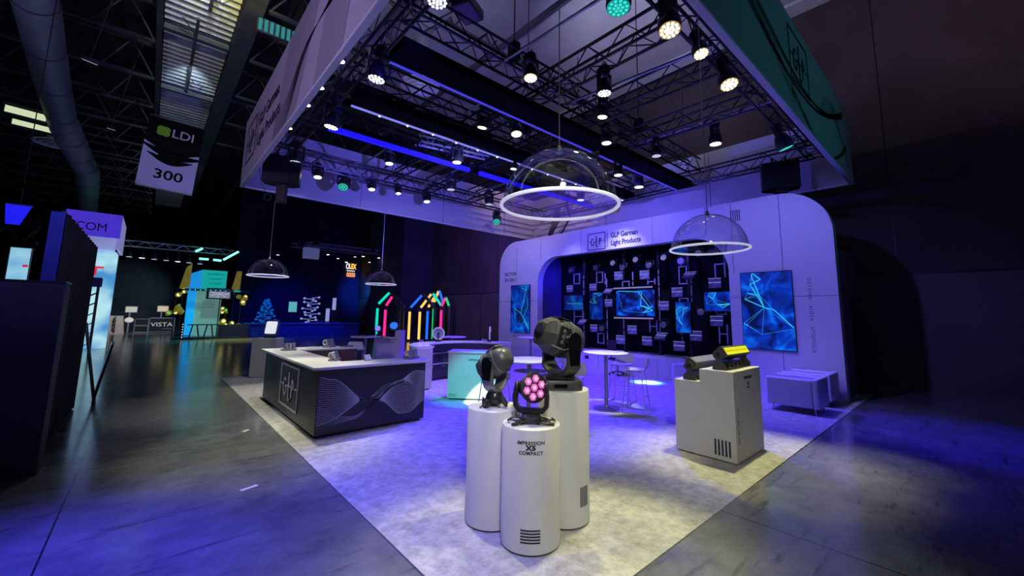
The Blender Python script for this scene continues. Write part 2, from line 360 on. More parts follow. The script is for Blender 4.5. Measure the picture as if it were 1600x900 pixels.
def text(s, size, material, name, loc, rot, parent=None, align='LEFT', ext=0.002, sx=1.0, bold=0.0, space=1.0):
    cu = bpy.data.curves.new(name, 'FONT'); cu.body = s; cu.size = size; cu.extrude = ext; cu.align_x = align
    cu.offset = bold; cu.space_character = space; cu.resolution_u = 3
    o = bpy.data.objects.new(name, cu); COL.objects.link(o)
    bpy.context.view_layer.update()
    me = bpy.data.meshes.new_from_object(o); bpy.data.objects.remove(o)
    me.materials.clear(); me.materials.append(material); me.name = name
    o = bpy.data.objects.new(name, me); COL.objects.link(o)
    o.location = loc; o.rotation_euler = rot; o.scale = (sx, 1, 1)
    if parent: o.parent = parent
    return o
FACE_MX = (PI/2, 0, -PI/2)   # writing on a face that looks towards -x
FACE_MY = (PI/2, 0, 0)       # writing on a face that looks towards -y
def rrect(x0, y0, x1, y1, r, n=8):
    """rounded rectangle outline; r = radii (bl, br, tr, tl)"""
    if not isinstance(r, (tuple, list)): r = (r,)*4
    pts = []
    for (cx, cy, rr, a0) in ((x0+r[0], y0+r[0], r[0], PI), (x1-r[1], y0+r[1], r[1], 1.5*PI), (x1-r[2], y1-r[2], r[2], 0), (x0+r[3], y1-r[3], r[3], PI/2)):
        if rr < 1e-4: pts.append((cx, cy)); continue
        for i in range(n+1):
            a = a0+PI/2*i/n; pts.append((cx+math.cos(a)*rr, cy+math.sin(a)*rr))
    return pts
def ribbon(mb, fn, pts, wd):
    """thin strip along 2-D points; fn maps (u,v) to 3-D"""
    P = [Vector(p) for p in pts]
    vs = []; fs = []
    for k, p in enumerate(P):
        d = (P[min(k+1, len(P)-1)]-P[max(k-1, 0)]).normalized(); n = Vector((-d.y, d.x))*wd/2
        vs += [fn(*(p+n)), fn(*(p-n))]
    for k in range(len(P)-1): fs.append((2*k, 2*k+1, 2*k+3, 2*k+2))
    mb._add(vs, fs)
def logo(parent, fn_loc, rot, w, h, material, th=0.02, name='logo', depth=0.004, fit=1.0):
    """boxed G L P with a line through the middle; fn_loc(u,v) gives the point for the lower left corner + offset"""
    mb = MB(); t = th
    # local frame x right, y up, z out
    for lo, hi in (((0, 0), (w, t)), ((0, h-t), (w, h)), ((0, t), (t, h-t)), ((w-t, t), (w, h-t)),
                   ((t*2, h*.5-t*.35), (w*.20, h*.5+t*.35)), ((w*.82, h*.5-t*.35), (w-t*2, h*.5+t*.35)),
                   ((w*.38, h*.5-t*.35), (w*.46, h*.5+t*.35)), ((w*.53, h*.5-t*.35), (w*.60, h*.5+t*.35))):
        mb.b2((*lo, 0), (*hi, depth))
    # G
    def arc(cx, cy, rx, ry, a0, a1, tt):
        n = 14; pts = [(cx+rx*math.cos(a0+(a1-a0)*i/n), cy+ry*math.sin(a0+(a1-a0)*i/n)) for i in range(n+1)]
        for z in (depth,): ribbon(mb, lambda u, v: Vector((u, v, z)), pts, tt)
    arc(w*.30, h*.47, w*.085, h*.19, math.radians(50), math.radians(360), t*1.3)
    mb.b2((w*.30, h*.455, 0), (w*.395, h*.485, depth))
    # L
    mb.b2((w*.475, h*.16, 0), (w*.475+t*1.5, h*.82, depth)); mb.b2((w*.475, h*.16, 0), (w*.60, h*.16+t*1.2, depth)); mb.b2((w*.585, h*.16, 0), (w*.60, h*.24, depth))
    mb.b2((w*.45, h*.80, 0), (w*.525, h*.82, depth))
    # P
    mb.b2((w*.645, h*.27, 0), (w*.645+t*1.3, h*.66, depth))
    arc(w*.665, h*.565, w*.10, h*.105, -PI/2, PI/2, t*1.3)
    o = mb.build(name, material, parent); o.location = fn_loc; o.rotation_euler = rot
    return o

# ================================================================== SETTING
struct(MB().b2((-40, -14, -0.3), (15.3, 70, 0)).build('floor', concrete))
o = MB().b2((1.58, 1.71, 0), (13.05, 13.3, 0.012)).build('stand_carpet', carpetm)
tag(o, 'pale mottled carpet covering the whole stand floor up to a crisp straight edge', 'carpet')
# hall wall behind the stand (two storeys of panels) and its joints
ws = MB().b2((15.25, -14, 0), (15.6, 70, 3.05)).build('wall_right_lower', brown2); struct(ws)
ws = MB().b2((15.25, -14, 3.05), (15.6, 70, 12.4)).build('wall_right', brown); struct(ws)
mb = MB()
for y in [-6.2, -1.9, 2.5, 6.9, 11.3, 15.7, 20.1, 24.5, 28.9, 33.3]: mb.b2((15.235, y-0.012, 0), (15.25, y+0.012, 3.05))
for y in [-7.5, -4.6, -1.7, 1.2, 4.1, 7.0, 9.9, 12.8, 15.7, 18.6, 21.5, 26.5, 31.5]: mb.b2((15.24, y-0.01, 3.05), (15.25, y+0.01, 12.0))
mb.b2((15.23, -14, 3.03), (15.25, 70, 3.07))
struct(mb.build('trim_1', black))
struct(MB().b2((4.2, -12, 12.0), (15.25, 17.5, 12.2)).build('ceiling', ceilm))
struct(MB().b2((14.6, -12, 11.90), (15.25, 17.5, 12.0)).build('trim_2', mat('ceiling_edge', (0.75, 0.75, 0.82), 0.6, noise=(4, 0.05))))
struct(MB().b2((-40, 70, -0.3), (15.6, 70.4, 15)).build('wall_back', drape))
struct(MB().b2((-40, -14, 13.2), (15.6, 70, 13.5)).build('ceiling', deck))
struct(MB().b2((12.9, 26.2, 0), (15.25, 31.5, 10.2)).build('wall_dark_block', mat('dark_blue_wall', (0.03, 0.03, 0.07), 0.8, noise=(1, 0.2))))  # dark block beyond the stand, not a side wall of the hall

# ------------------------------------------------------------------ roof steel
def joist(y, x0, x1, z0=10.9, z1=12.3):
    t = thing('roof_joist', 'dark open web steel joist spanning the hall roof', 'roof joist', (0, y, 0), 0, 'open web joists under the hall roof')
    MB().box(((x0+x1)/2, 0, z0), (x1-x0, 0.14, 0.10)).build('bottom_chord', steel, t)
    MB().box(((x0+x1)/2, 0, z1), (x1-x0, 0.16, 0.12)).build('top_chord', steel, t)
    m = MB(); n = int((x1-x0)/1.5); dx = (x1-x0)/n
    for i in range(n):
        a = x0+i*dx; m.cyl((a, 0, z0), (a+dx/2, 0, z1), 0.035, n=5); m.cyl((a+dx/2, 0, z1), (a+dx, 0, z0), 0.035, n=5)
    m.build('web', steel, t)
ys = [5.5+i*3.1 for i in range(16)]
for y in ys: joist(y, -24, -0.75)
for y in (11.0, 14.6, 18.2, 21.8, 25.4, 29.0): joist(y, 2.0, 15.0, 11.6, 12.9)
for i, x in enumerate((-3.9, -7.2, -10.8, -15.0, 4.0, 8.5)):
    o = MB().box((x, 30, 11.35 if x < 0 else 11.3), (0.12, 54, 0.22)).build('roof_purlin', steel)
    tag(o, 'long dark steel purlin running down the hall under the roof', 'roof beam', 'purlins running down the hall')
for x, wd, zz in ((-0.72, 0.16, 12.1), (1.62, 0.55, 11.9)):
    t = thing('roof_girder', 'grey steel girder along the %s edge of the corrugated ceiling strip' % ('left' if x < 0 else 'right'), 'roof beam', (x, 30, zz))
    MB().box((0, 0, 0.28), (wd, 46, 0.06)).build('top_flange', steel, t)
    MB().box((0, 0, -0.28), (wd, 46, 0.06)).build('bottom_flange', steel, t)
    MB().box((0, 0, 0), (0.08, 46, 0.5)).build('girder_web', steel, t)
corr = mat('corrugated_deck', (0.62, 0.64, 0.60), 0.45, 0.2, noise=(1.2, 0.15))
for i, (y0, y1) in enumerate(((7.5, 13.0), (13.3, 18.6), (18.9, 24.0), (24.3, 30.0), (32.0, 35.5), (36.0, 40.0), (40.5, 46), (46.5, 54))):
    vs = []; m = MB(); n = int((y1-y0)/0.36)
    for k in range(n):
        a = y0+k*(y1-y0)/n; b = y0+(k+0.45)*(y1-y0)/n; c = y0+(k+1)*(y1-y0)/n
        m._add([(-0.62, a, 12.45), (1.34, a, 12.45), (1.34, b, 12.20), (-0.62, b, 12.20)], [(0, 1, 2, 3)])
        m._add([(-0.62, b, 12.20), (1.34, b, 12.20), (1.34, c, 12.45), (-0.62, c, 12.45)], [(0, 1, 2, 3)])
    o = m.build('corrugated_ceiling_panel', corr)
    tag(o, 'lit corrugated metal roof panel, number %s away down the strip above the aisle' % ['one', 'two', 'three', 'four', 'five', 'six', 'seven', 'eight'][i], 'ceiling panel', 'corrugated panels of the roof strip')
for i, (x, y, z) in enumerate(((3.2, 17.5, 12.6), (6.4, 11.5, 12.7), (-0.1, 9.6, 12.3))):
    pass
for i, (y, lb) in enumerate(((10.4, 'nearest'), (18.75, 'middle'), (24.15, 'farther'))):
    o = MB().box((0.36, y, 12.05), (1.95, 0.22 if i else 0.10, 0.16)).build('cross_beam', steel); tag(o, 'dark steel beam crossing the corrugated ceiling strip, %s one' % lb, 'roof beam')
for i, (x, ya, yb) in enumerate(((0.55, 12.0, 16.6), (0.30, 17.3, 23.5))):
    t = thing('conduit_rail', 'thin grey conduit with hooks under the corrugated strip, %s' % ['nearer piece', 'farther piece'][i], 'conduit', (x, 0, 12.0))
    MB().b2((-.05, ya, -.04), (.05, yb, .04)).build('rail', steel, t); MB().path([(-.45, ya+.5, .1), (-.40, ya+.3, .0), (0, ya+1.2, -.02)], .02, 5).build('hook_wire', steel, t); MB().path([(.05, yb-1.2, 0), (.25, yb-.8, -.05), (.45, yb-.9, .1)], .02, 5).build('hook_wire', steel, t)
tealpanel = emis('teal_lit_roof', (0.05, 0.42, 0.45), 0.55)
t = thing('lit_roof_grating', 'teal lit ribbed strip of roofing seen left of the hanging banner', 'roof panel', (2.1, 15.2, 11.3))
MB().box((0.9, 0, 0.1), (2.5, 0.10, 0.5)).build('tray', steel, t)
m = MB()
for k in range(14): m.box((-0.25+k*0.17, -0.08, 0.1), (0.10, 0.03, 0.42))
m.build('ribs', tealpanel, t)
# ducts and diffusers
def duct(name, label, runs):
    t = thing(name, label, 'air duct')
    for pts, r in runs:
        P = []
        for i in range(len(pts)-1):
            a, b = Vector(pts[i]), Vector(pts[i+1]); n = 5
            for k in range(n): P.append(a.lerp(b, k/n))
        P.append(Vector(pts[-1]))
        pipe = MB().path(P, r, 20).build('duct_pipe', ductm, t, smooth=True)
        for k in range(2, len(P)-1, 3):
            d = (P[k+1]-P[k-1]).normalized(); MB().cyl(P[k]-d*0.02, P[k]+d*0.02, r*1.05, n=20).build('joint_rib', steel, pipe, smooth=True)
    return t
duct('air_duct', 'large round grey air duct with a branch running down the hall at upper left', [([(-2.9, 9.5, 9.8), (-2.75, 14.2, 9.1), (-3.0, 18.2, 9.0), (-3.25, 23.0, 9.0), (-3.3, 25.2, 8.9)], 0.42), ([(-3.25, 23.2, 9.0), (-3.2, 27.0, 8.9), (-3.1, 30.0, 8.8), (-3.6, 37.0, 8.6), (-3.7, 40, 7.6)], 0.46)])
duct('air_duct', 'wide round pale duct above the trusses near top centre', [([(5.2, 4.6, 10.2), (5.4, 7.6, 10.6), (5.5, 9.7, 10.9), (5.6, 12.6, 11.1)], 0.46)])
def diffuser(label, loc, r):
    t = thing('disc_diffuser', label, 'air diffuser', loc)
    m = MB()
    for k, (a, z) in enumerate(((1.0, 0.0), (0.74, -0.05), (0.5, -0.09), (0.27, -0.13))):
        m.lathe([(r*a*0.80, z+0.06), (r*a, z), (r*a*0.98, z-0.03), (r*a*0.72, z+0.02)], 36)
    m.lathe([(0.001, -0.15), (r*0.14, -0.14), (r*0.16, -0.1)], 24)
    m.build('cone_rings', mat('diffuser_paint', (0.62, 0.60, 0.72), 0.5, noise=(3, 0.05)), t, smooth=True)
    MB().lathe([(r*0.42, 0.02), (r*0.42, 1.6)], 24).build('neck', ductm, t, smooth=True)
    return t
diffuser('round ringed air diffuser over the trusses, near top centre', (5.75, 11.1, 9.0), 0.62)
diffuser('flat round air diffuser hanging off the duct at far left', (-3.75, 26.1, 8.9), 0.75)
# hall high-bay floods and small hanging bits
def flood(label, loc, tilt, s=1.0, m_=None):
    t = thing('hall_floodlight', label, 'floodlight', loc); t.rotation_euler = (tilt, 0, 0.4)
    MB().prism(rrect(-0.32*s, -0.24*s, 0.32*s, 0.24*s, 0.05*s), 0, 0.18*s).build('lamp_housing', dgrey, t)
    MB().prism(rrect(-0.28*s, -0.2*s, 0.28*s, 0.2*s, 0.04*s), -0.01, 0.0).build('diffuser_pane', m_ or led_dim, t)
    MB().cyl((0, 0, 0.18*s), (0, 0, 4.3), 0.015).build('drop_rod', steel, t)
flood('small square floodlight glowing pale on the roof at upper left', (-2.15, 17.6, 9.4), 0.5, 0.6)
flood('small square floodlight on the roof between duct and banner sign', (-2.0, 23.8, 9.4), 0.5, 0.5)
t = thing('window_light_frame', 'bright slatted light frame beside the duct at far left', 'light fixture', (-4.2, 24.0, 9.1), 0.2)
m = MB()
for k in range(3): m.box((0, 0, 0.45-k*0.42), (1.5, 0.05, 0.07))
m.box((-0.7, 0, 0), (0.05, 0.05, 0.9)); m.box((0.7, 0, 0), (0.05, 0.05, 0.9)); m.build('frame_bars', steel, t)
m = MB(); m.box((0, 0.05, 0.2), (1.35, 0.03, 0.30)); m.box((0.1, 0.05, -0.22), (1.1, 0.03, 0.2)); m.build('glow_panes', emis('pale_green_glow', (0.75, 0.85, 0.55), 0.8), t)
flood('tilted grey box projector hanging above the left truss near top', (3.6, 5.35, 6.95), 0.0, 0.8, mgrey)

# ------------------------------------------------------------------ hanging aisle sign
def aisle_sign():
    W, Hh = 1.16, 1.94
    t = thing('aisle_sign', 'tall hanging aisle banner, black above and lilac below, reading LDI 300', 'sign', (-0.02, 14.0, 4.93))
    sg = mat('sign_lilac', (0.42, 0.42, 0.78), 0.7, noise=(3, 0.05), emit=(0.36, 0.33, 0.85), es=0.0)
    sk = mat('sign_black', (0.006, 0.006, 0.008), 0.95, noise=(5, 0.2), spec=0.05)
    MB().box((0, 0, Hh/2), (W, 0.02, Hh)).build('banner_sheet', sg, t)
    def curve(yv0, yv1, x0, x1, n=16):   # thick crescent: lower curve sagging
        lo = []; hi = []
        for i in range(n+1):
            u = i/n; x = x0+(x1-x0)*u; sag = math.sin(PI*u)
            lo.append((x, yv0[0]+(yv0[1]-yv0[0])*u-0.20*sag)); hi.append((x, yv1[0]+(yv1[1]-yv1[0])*u-0.05*sag))
        return lo+hi[::-1]
    m = MB(); R = Matrix(((1, 0, 0, 0), (0, 0, -1, -0.012), (0, 1, 0, 0), (0, 0, 0, 1)))
    m.prism([(-W/2, 1.24), (-W*0.15, 1.02), (W*0.25, 1.0), (W/2, 1.12), (W/2, Hh), (-W/2, Hh)], 0, 0.004, R)
    m.prism(curve((1.12, 0.96), (1.17, 1.02), -W/2, W/2), 0, 0.004, R)
    m.prism(curve((0.93, 0.84), (0.95, 0.86), -W*0.42, W*0.40), 0, 0.004, R)
    m.prism([(-W*0.24, 1.06), (-W*0.22, 0.80), (-W*0.05, 0.72), (W*0.12, 0.71), (W*0.2, 0.74), (W*0.22, 1.03)], 0, 0.0035, R)
    m.build('black_wave_print', sk, t)
    m = MB(); rnd = random.Random(3)
    for (cx, cz, r) in ((-0.30, 1.63, 0.085), (-0.19, 1.63, 0.085), (-0.30, 1.53, 0.085), (-0.19, 1.52, 0.085), (-0.25, 1.575, 0.10)):
        m.lathe([(0.001, 0), (r*0.7, 0.001), (r, 0)], 12, Matrix(((1, 0, 0, cx), (0, 0, -1, -0.02-0.001*len(m.bm.verts)/60), (0, 1, 0, cz), (0, 0, 0, 1))))
    m.build('green_clover', mat('sign_green', (0.13, 0.40, 0.01), 0.6, emit=(0.13, 0.45, 0.01), es=0.0), t)
    text('LDI', 0.33, mat('sign_letters', (0.45, 0.45, 0.62), 0.6), 'letters', (-0.08, -0.022, 1.47), FACE_MY, t, sx=1.0, bold=0.003)
    text('300', 0.36, sk, 'numerals', (0.02, -0.016, 0.28), FACE_MY, t, 'CENTER', sx=1.15, bold=0.006)
    MB().cyl((-W/2, 0, 0), (W/2, 0, 0), 0.02).build('bottom_rod', alu, t)
    m = MB(); m.cyl((-W/2, 0, Hh), (W/2, 0, Hh), 0.02); m.cyl((-W*.4, 0, Hh), (-W*.4, 0, 6.05), 0.003); m.cyl((W*.4, 0, Hh), (W*.4, 0, 6.05), 0.003); m.build('top_rod_and_wires', steel, t)
    t.rotation_euler = (0, math.radians(3.0), 0)
aisle_sign()
spot('sign_light', (0.5, 7.0, 4.0), (0, 14, 5.8), 330, (0.75, 0.72, 1.0), 20, 0.6)

# ================================================================== CANOPY BANNER
X0, X1, Y0, Y1, ZB, ZT = 1.55, 13.05, 1.67, 13.3, 5.25, 7.1
def fascia(name, lo, hi, label, hm=fabric):
    t = thing('hanging_banner', label, 'banner')
    MB().b2(lo, hi).build('fabric_panel', hm, t)
    return t
fm = lambda c, n: mat(n, c, 0.8, bump=(180, 0.2), noise=(2, 0.03))
fl = fascia('l', (X0, Y0, ZB), (X0+0.05, Y1, ZT), 'left long side of the hanging banner, mauve outside with box logo and wave print')
fr = fascia('r', (X0+0.05, Y0, ZB), (X1, Y0+0.05, ZT), 'right near side of the hanging banner, washed dark teal outside')
ff = fascia('f', (X0+0.05, Y1-0.05, ZB), (X1, Y1, ZT), 'far side of the hanging banner, glowing blue violet on its inner face')
fb = fascia('b', (X1-0.05, Y0+0.05, ZB), (X1, Y1-0.05, ZT), 'side of the hanging banner above the portal wall, lit violet inside')
MB().b2((X0-0.01, Y0-0.01, ZB-0.05), (X0+0.09, Y1, ZB)).build('hem_tube', hem, fl, bevel=0.01)
MB().b2((X0+0.09, Y0-0.01, ZB-0.05), (X1, Y0+0.09, ZB)).build('hem_tube', hem, fr, bevel=0.01)
MB().b2((X0+0.09, Y1-0.09, ZB-0.05), (X1, Y1, ZB)).build('hem_tube', hem, ff, bevel=0.01)
MB().b2((X1-0.09, Y0+0.09, ZB-0.05), (X1, Y1-0.09, ZB)).build('hem_tube', hem, fb, bevel=0.01)
# seams
for x in (4.9, 8.1, 11.2): MB().box((x, Y1-0.055, (ZB+ZT)/2), (0.012, 0.01, ZT-ZB)).build('seam', seamm, ff)
for y in (5.2, 9.2): MB().box((X1-0.055, y, (ZB+ZT)/2), (0.01, 0.012, ZT-ZB)).build('seam', seamm, fb)
fink = mat('banner_ink', (0.03, 0.028, 0.04), 0.8, noise=(30, 0.1)); fshade = mat('banner_print_grey', (0.42, 0.40, 0.46), 0.85, bump=(180, 0.2))
lg = logo(fl, (X0-0.004, 12.75, ZB+0.42), FACE_MX, 1.25, 1.05, fink, 0.045, 'box_logo')
text('GLP German', 0.42, fink, 'company_name', (X0-0.006, 11.15, ZB+0.98), FACE_MX, fl, sx=0.95, bold=0.004)
text('Light Products', 0.42, fink, 'company_name', (X0-0.006, 11.15, ZB+0.48), FACE_MX, fl, sx=0.95, bold=0.004)
MB().b2((X0-0.008, 11.28, ZB+0.42), (X0, 11.31, ZB+1.45)).build('divider_line', fink, fl)
def wave_band(parent, fn, width, height, z0, n, phase, amp, base, m_, wd, spread, name='wave_lines', u0=0, pinch=1.6):
    mb = MB()
    for k in range(n):
        q = (k/(n-1)-0.5)*2; pts = []
        for i in range(61):
            u = i/60; e = abs(math.sin(PI*(u*pinch+phase)))
            y = base+amp*math.sin(2*PI*(u*0.8+phase))+q*spread*(0.08+e)*(0.6+0.4*math.sin(2*PI*u+q))
            if z0 <= y <= z0+height: pts.append((u0+u*width, y))
            else:
                if len(pts) > 1: ribbon(mb, fn, pts, wd)
                pts = []
        if len(pts) > 1: ribbon(mb, fn, pts, wd)
    return mb.build(name, m_, parent)
# printed grey fold and fine lines on the left banner
m = MB(); f_l = lambda u, v: Vector((X0-0.005, 9.4-u, ZB+v))
pts_a = [(0.0+0.9*math.sin(PI*0.5*v/1.85)+0.25*v, v) for v in [i*1.85/16 for i in range(17)]]
m._add([Vector((X0-0.004, 9.4, ZB)), Vector((X0-0.004, 7.6, ZB)), Vector((X0-0.004, 6.3, ZT)), Vector((X0-0.004, 8.4, ZT))], [(0, 1, 2, 3)])
m._add([Vector((X0-0.004, 6.5, ZB)), Vector((X0-0.004, 5.2, ZB)), Vector((X0-0.004, 4.6, ZT)), Vector((X0-0.004, 5.8, ZT))], [(0, 1, 2, 3)])
m.build('grey_print', fshade, fl)
mb = MB()
for k in range(18):
    q = k/17; pts = []
    for i in range(60):
        u = i/59; x = .1+u*5.6; e = abs(u-.50)**1.25*(2.3 if u < .5 else 1.5)
        y = .05+1.15*(1/(1+math.exp(-(u-.27)*15)))-.15*u+(q-.5)*e*1.1+(.75*max(0, u-.62))
        if .01 < y < 1.83: pts.append((x, y))
        elif len(pts) > 1: ribbon(mb, f_l, pts, 0.012); pts = []
    if len(pts) > 1: ribbon(mb, f_l, pts, 0.012)
mb.build('wave_lines', fink, fl)
# teal side: folds + logo
f_r = lambda u, v: Vector((2.5+u, Y0-0.005, ZB+v))
mb = MB()
for (u0, u1, c, s) in ((2.8, 9.6, 1.0, 1), (3.4, 9.9, 1.15, 1), (0.3, 5.4, 0.5, -1), (5.2, 10, 0.35, 1), (7.2, 9.9, 0.6, -1)):
    for k in range(7):
        pts = []
        for i in range(41):
            u = i/40; y = c-s*0.85*math.sin(PI*u)*(0.75+0.03*k)+0.03*k+0.35*s*u
            if 0.02 < y < 1.82: pts.append((u0+(u1-u0)*u, y))
            elif len(pts) > 1: ribbon(mb, f_r, pts, 0.03); pts = []
        if len(pts) > 1: ribbon(mb, f_r, pts, 0.03)
mb.build('wave_lines', mat('banner_ink_soft', (0.40, 0.40, 0.44), 0.8), fr)
logo(fr, (7.7, Y0-0.004, ZB+0.62), FACE_MY, 1.25, 1.0, fink, 0.04, 'box_logo')

# ================================================================== TRUSSES
def truss(label, p0, p1, w_=0.32, h_=0.38, mt=trussm, group=None, pitch=0.36):
    p0 = Vector(p0); p1 = Vector(p1); L = (p1-p0).length; d = (p1-p0).normalized()
    side = Vector((-d.y, d.x, 0)); t = thing('truss', label, 'truss', p0, math.atan2(d.y, d.x), group)
    cr = 0.027
    for sy in (-1, 1):
        for sz in (0, 1):
            MB().cyl((0, sy*w_/2, sz*h_), (L, sy*w_/2, sz*h_), cr, n=6).build('chord', mt, t)
    n = max(2, int(round(L/pitch))); dx = L/n; m = MB()
    for i in range(n):
        a = i*dx; b = a+dx
        for sy in (-1, 1):
            m.cyl((a, sy*w_/2, 0 if i % 2 else h_), (b, sy*w_/2, h_ if i % 2 else 0), 0.011, n=4, cap=False)
        m.cyl((a, -w_/2 if i % 2 else w_/2, 0), (b, w_/2 if i % 2 else -w_/2, 0), 0.011, n=4, cap=False)
        if i % 4 == 0:
            m.cyl((a, -w_/2, h_), (a, w_/2, h_), 0.011, n=4, cap=False); m.cyl((a, -w_/2, 0), (a, w_/2, 0), 0.011, n=4, cap=False)
    m.build('lacing', mt, t)
    return t
ZTR = 5.92
truss('perimeter truss along the left banner side, lit blue on its edges', (2.25, 2.3, ZTR), (2.25, 12.2, ZTR))
truss('perimeter truss along the far banner side with hanging lamps', (1.9, 12.2, ZTR), (12.3, 12.2, ZTR))
truss('perimeter truss in front of the portal wall side', (12.3, 12.2, ZTR), (12.3, 2.3, ZTR))
truss('perimeter truss along the teal right banner side', (2.0, 2.3, ZTR), (12.5, 2.3, ZTR))
truss('cross truss nearest the front, left of the first amber lamp', (5.3, 2.5, ZTR+.06), (5.3, 12.0, ZTR+.06))
truss('cross truss second from the front, running to the teal side', (6.78, 2.5, ZTR+.06), (6.78, 12.0, ZTR+.06))
truss('cross truss third from the front, running to the teal side', (8.55, 2.5, ZTR+.06), (8.55, 12.0, ZTR+.06))
truss('lengthwise truss carrying the nearest black light batten', (2.45, 5.25, ZTR+.3), (12.1, 5.25, ZTR+.3))
truss('lengthwise truss carrying the middle batten with white beads', (2.45, 7.3, ZTR+.25), (12.1, 7.3, ZTR+.25))
truss('lengthwise truss carrying the rear bright blue tube', (2.45, 9.35, ZTR+.1), (12.1, 9.35, ZTR+.1))
truss('short silver truss piece glinting in a lamp beam in the middle of the grid', (4.6, 8.75, 5.98), (6.4, 8.35, 5.98), .26, .26, alu, None, .24)
spot('silver_truss_glint', (5.5, 7.9, 5.2), (5.45, 8.55, 6.1), 26, (.9, 1.0, .95), 80, .8)
t = thing('cable_bundle', 'black bundle of cables sagging from the truss to the top of the portal wall', 'cable', (0, 0, 0))
for k in range(5):
    MB().path([(11.9+.03*k, 10.6+.10*k, 6.1), (11.85, 10.62+.09*k, 5.5), (11.6, 10.7+.06*k, 5.05), (11.55, 10.75+.05*k, 4.84)], .022, 6).build('cable_strand', cablem, t, smooth=True)
MB().path([(10.2, 8.9, 5.95), (10.6, 9.1, 5.55), (11.2, 9.5, 5.35), (11.55, 10.2, 4.95), (11.55, 10.4, 4.85)], .03, 8).build('cable_strand', cablem, t, smooth=True)
# thin spreader tubes
for i, (a, b) in enumerate((((4.237, 2.3, 6.13), (4.237, 5.4, 6.24)), ((6.15, 2.3, 6.00), (6.15, 5.4, 6.24)), ((4.27, 9.3, 6.11), (4.27, 12.2, 6.11)), ((8.97, 2.3, 6.16), (8.97, 5.9, 6.22)), ((4.8, 5.2, 6.24), (4.8, 7.35, 6.20)), ((10.2, 5.2, 6.24), (10.2, 12.2, 6.08)), ((8.5, 9.3, 6.16), (8.5, 12.2, 6.16)), ((6.6, 9.3, 6.16), (6.6, 12.2, 6.16)), ((5.45, 5.2, 6.26), (5.45, 7.35, 6.20)), ((6.8, 7.2, 6.18), (6.8, 9.4, 6.05)))):
    o = MB().cyl(a, b, 0.025).build('spreader_tube', alu)
    tag(o, 'slim metal spreader tube bridging the trusses, %s' % ['nearest the left truss corner', 'over the small amber lamp', 'at the rear by the blue tube', 'holding the lone dotted lamp', 'between the first and middle battens', 'long one at the right end of the grid', 'rear one under the third cross truss', 'rear one under the second cross truss', 'short one left of the first cross truss end', 'short one beside the big dome'][i], 'tube', 'spreader tubes in the truss grid')
# black battens with LED edge
def batten(label, y0, y1, z, segs, strip_y, strip_m, sw, sh, beads=False):
    for k, (xa, xb) in enumerate(segs):
        t = thing('light_batten', label+(', '+['left piece', 'right piece'][k] if len(segs) > 1 else ''), 'light batten')
        MB().b2((xa, y0, z), (xb, y1, z+0.16)).build('batten_body', mat('batten_black', (0.005, 0.005, 0.006), 0.9, spec=0.05, noise=(5, .2)), t, bevel=0.01)
        MB().b2((xa+0.03, strip_y-sw/2, z-sh), (xb-0.03, strip_y+sw/2, z)).build('light_strip', strip_m, t)
        x = xa+0.3
        while x < xb: MB().box((x, (y0+y1)/2, z+0.20), (0.05, 0.09, 0.10)).build('clamp', alu, t); x += 0.93
        if beads:
            x = xa+0.6
            while x < xb: MB().lathe([(0.001, -0.02), (0.018, -0.01), (0.02, 0)], 8, T(x, strip_y, z-sh)).build('bead_lamp', led_warm, t); x += 0.62
batten('long black batten with a thin blue glowing edge, nearest of the three', 5.42, 5.94, 5.86, ((2.5, 7.9), (8.15, 12.35)), 5.96, strip_dim, 0.03, 0.025)
batten('long black batten with a pale line of tiny white beads, middle of the three', 7.22, 7.62, 5.78, ((2.5, 11.9),), 7.66, strip_vio, 0.035, 0.03, True)
batten('dark batten with a wide bright blue tube, rearmost of the three', 9.0, 9.22, 5.82, ((2.5, 6.3), (6.6, 11.9)), 8.98, strip_blue, 0.11, 0.10)
def hoist(label, x, y, z, top):
    t = thing('chain_hoist', label, 'chain hoist', (x, y, z), 0, 'chain hoists of the distant trusses')
    MB().cyl((0, 0, 0.2), (0, 0, top-z), 0.012, n=6).build('chain', cablem, t); MB().box((0, 0, 0.1), (0.36, 0.36, 0.3)).build('motor', black, t, bevel=0.02)
# hoist points: chains
for i, (x, y) in enumerate(((4.6, 5.25), (8.9, 5.25), (4.9, 2.3), (7.3, 2.3), (11.5, 9.35), (6.9, 7.3))):
    t = thing('chain_hoist', 'black motor and chain holding the truss grid, %s' % ['over the nearest batten at left', 'over the nearest batten at right', 'on the teal side near the top edge', 'on the teal side further right', 'behind the dome over the counters', 'in the middle of the grid'][i], 'chain hoist', (x, y, 6.5), 0, 'chain hoists above the truss grid')
    MB().cyl((0, 0, 0.3), (0, 0, 5.3), 0.012, n=6).build('chain', cablem, t)
    MB().box((0, 0, 0.15), (0.16, 0.2, 0.36)).build('motor', black, t, bevel=0.02)
    MB().torus((0, 0, -0.1), 0.05, 0.014, 12, 6, axis='x').build('hook', mgrey, t)

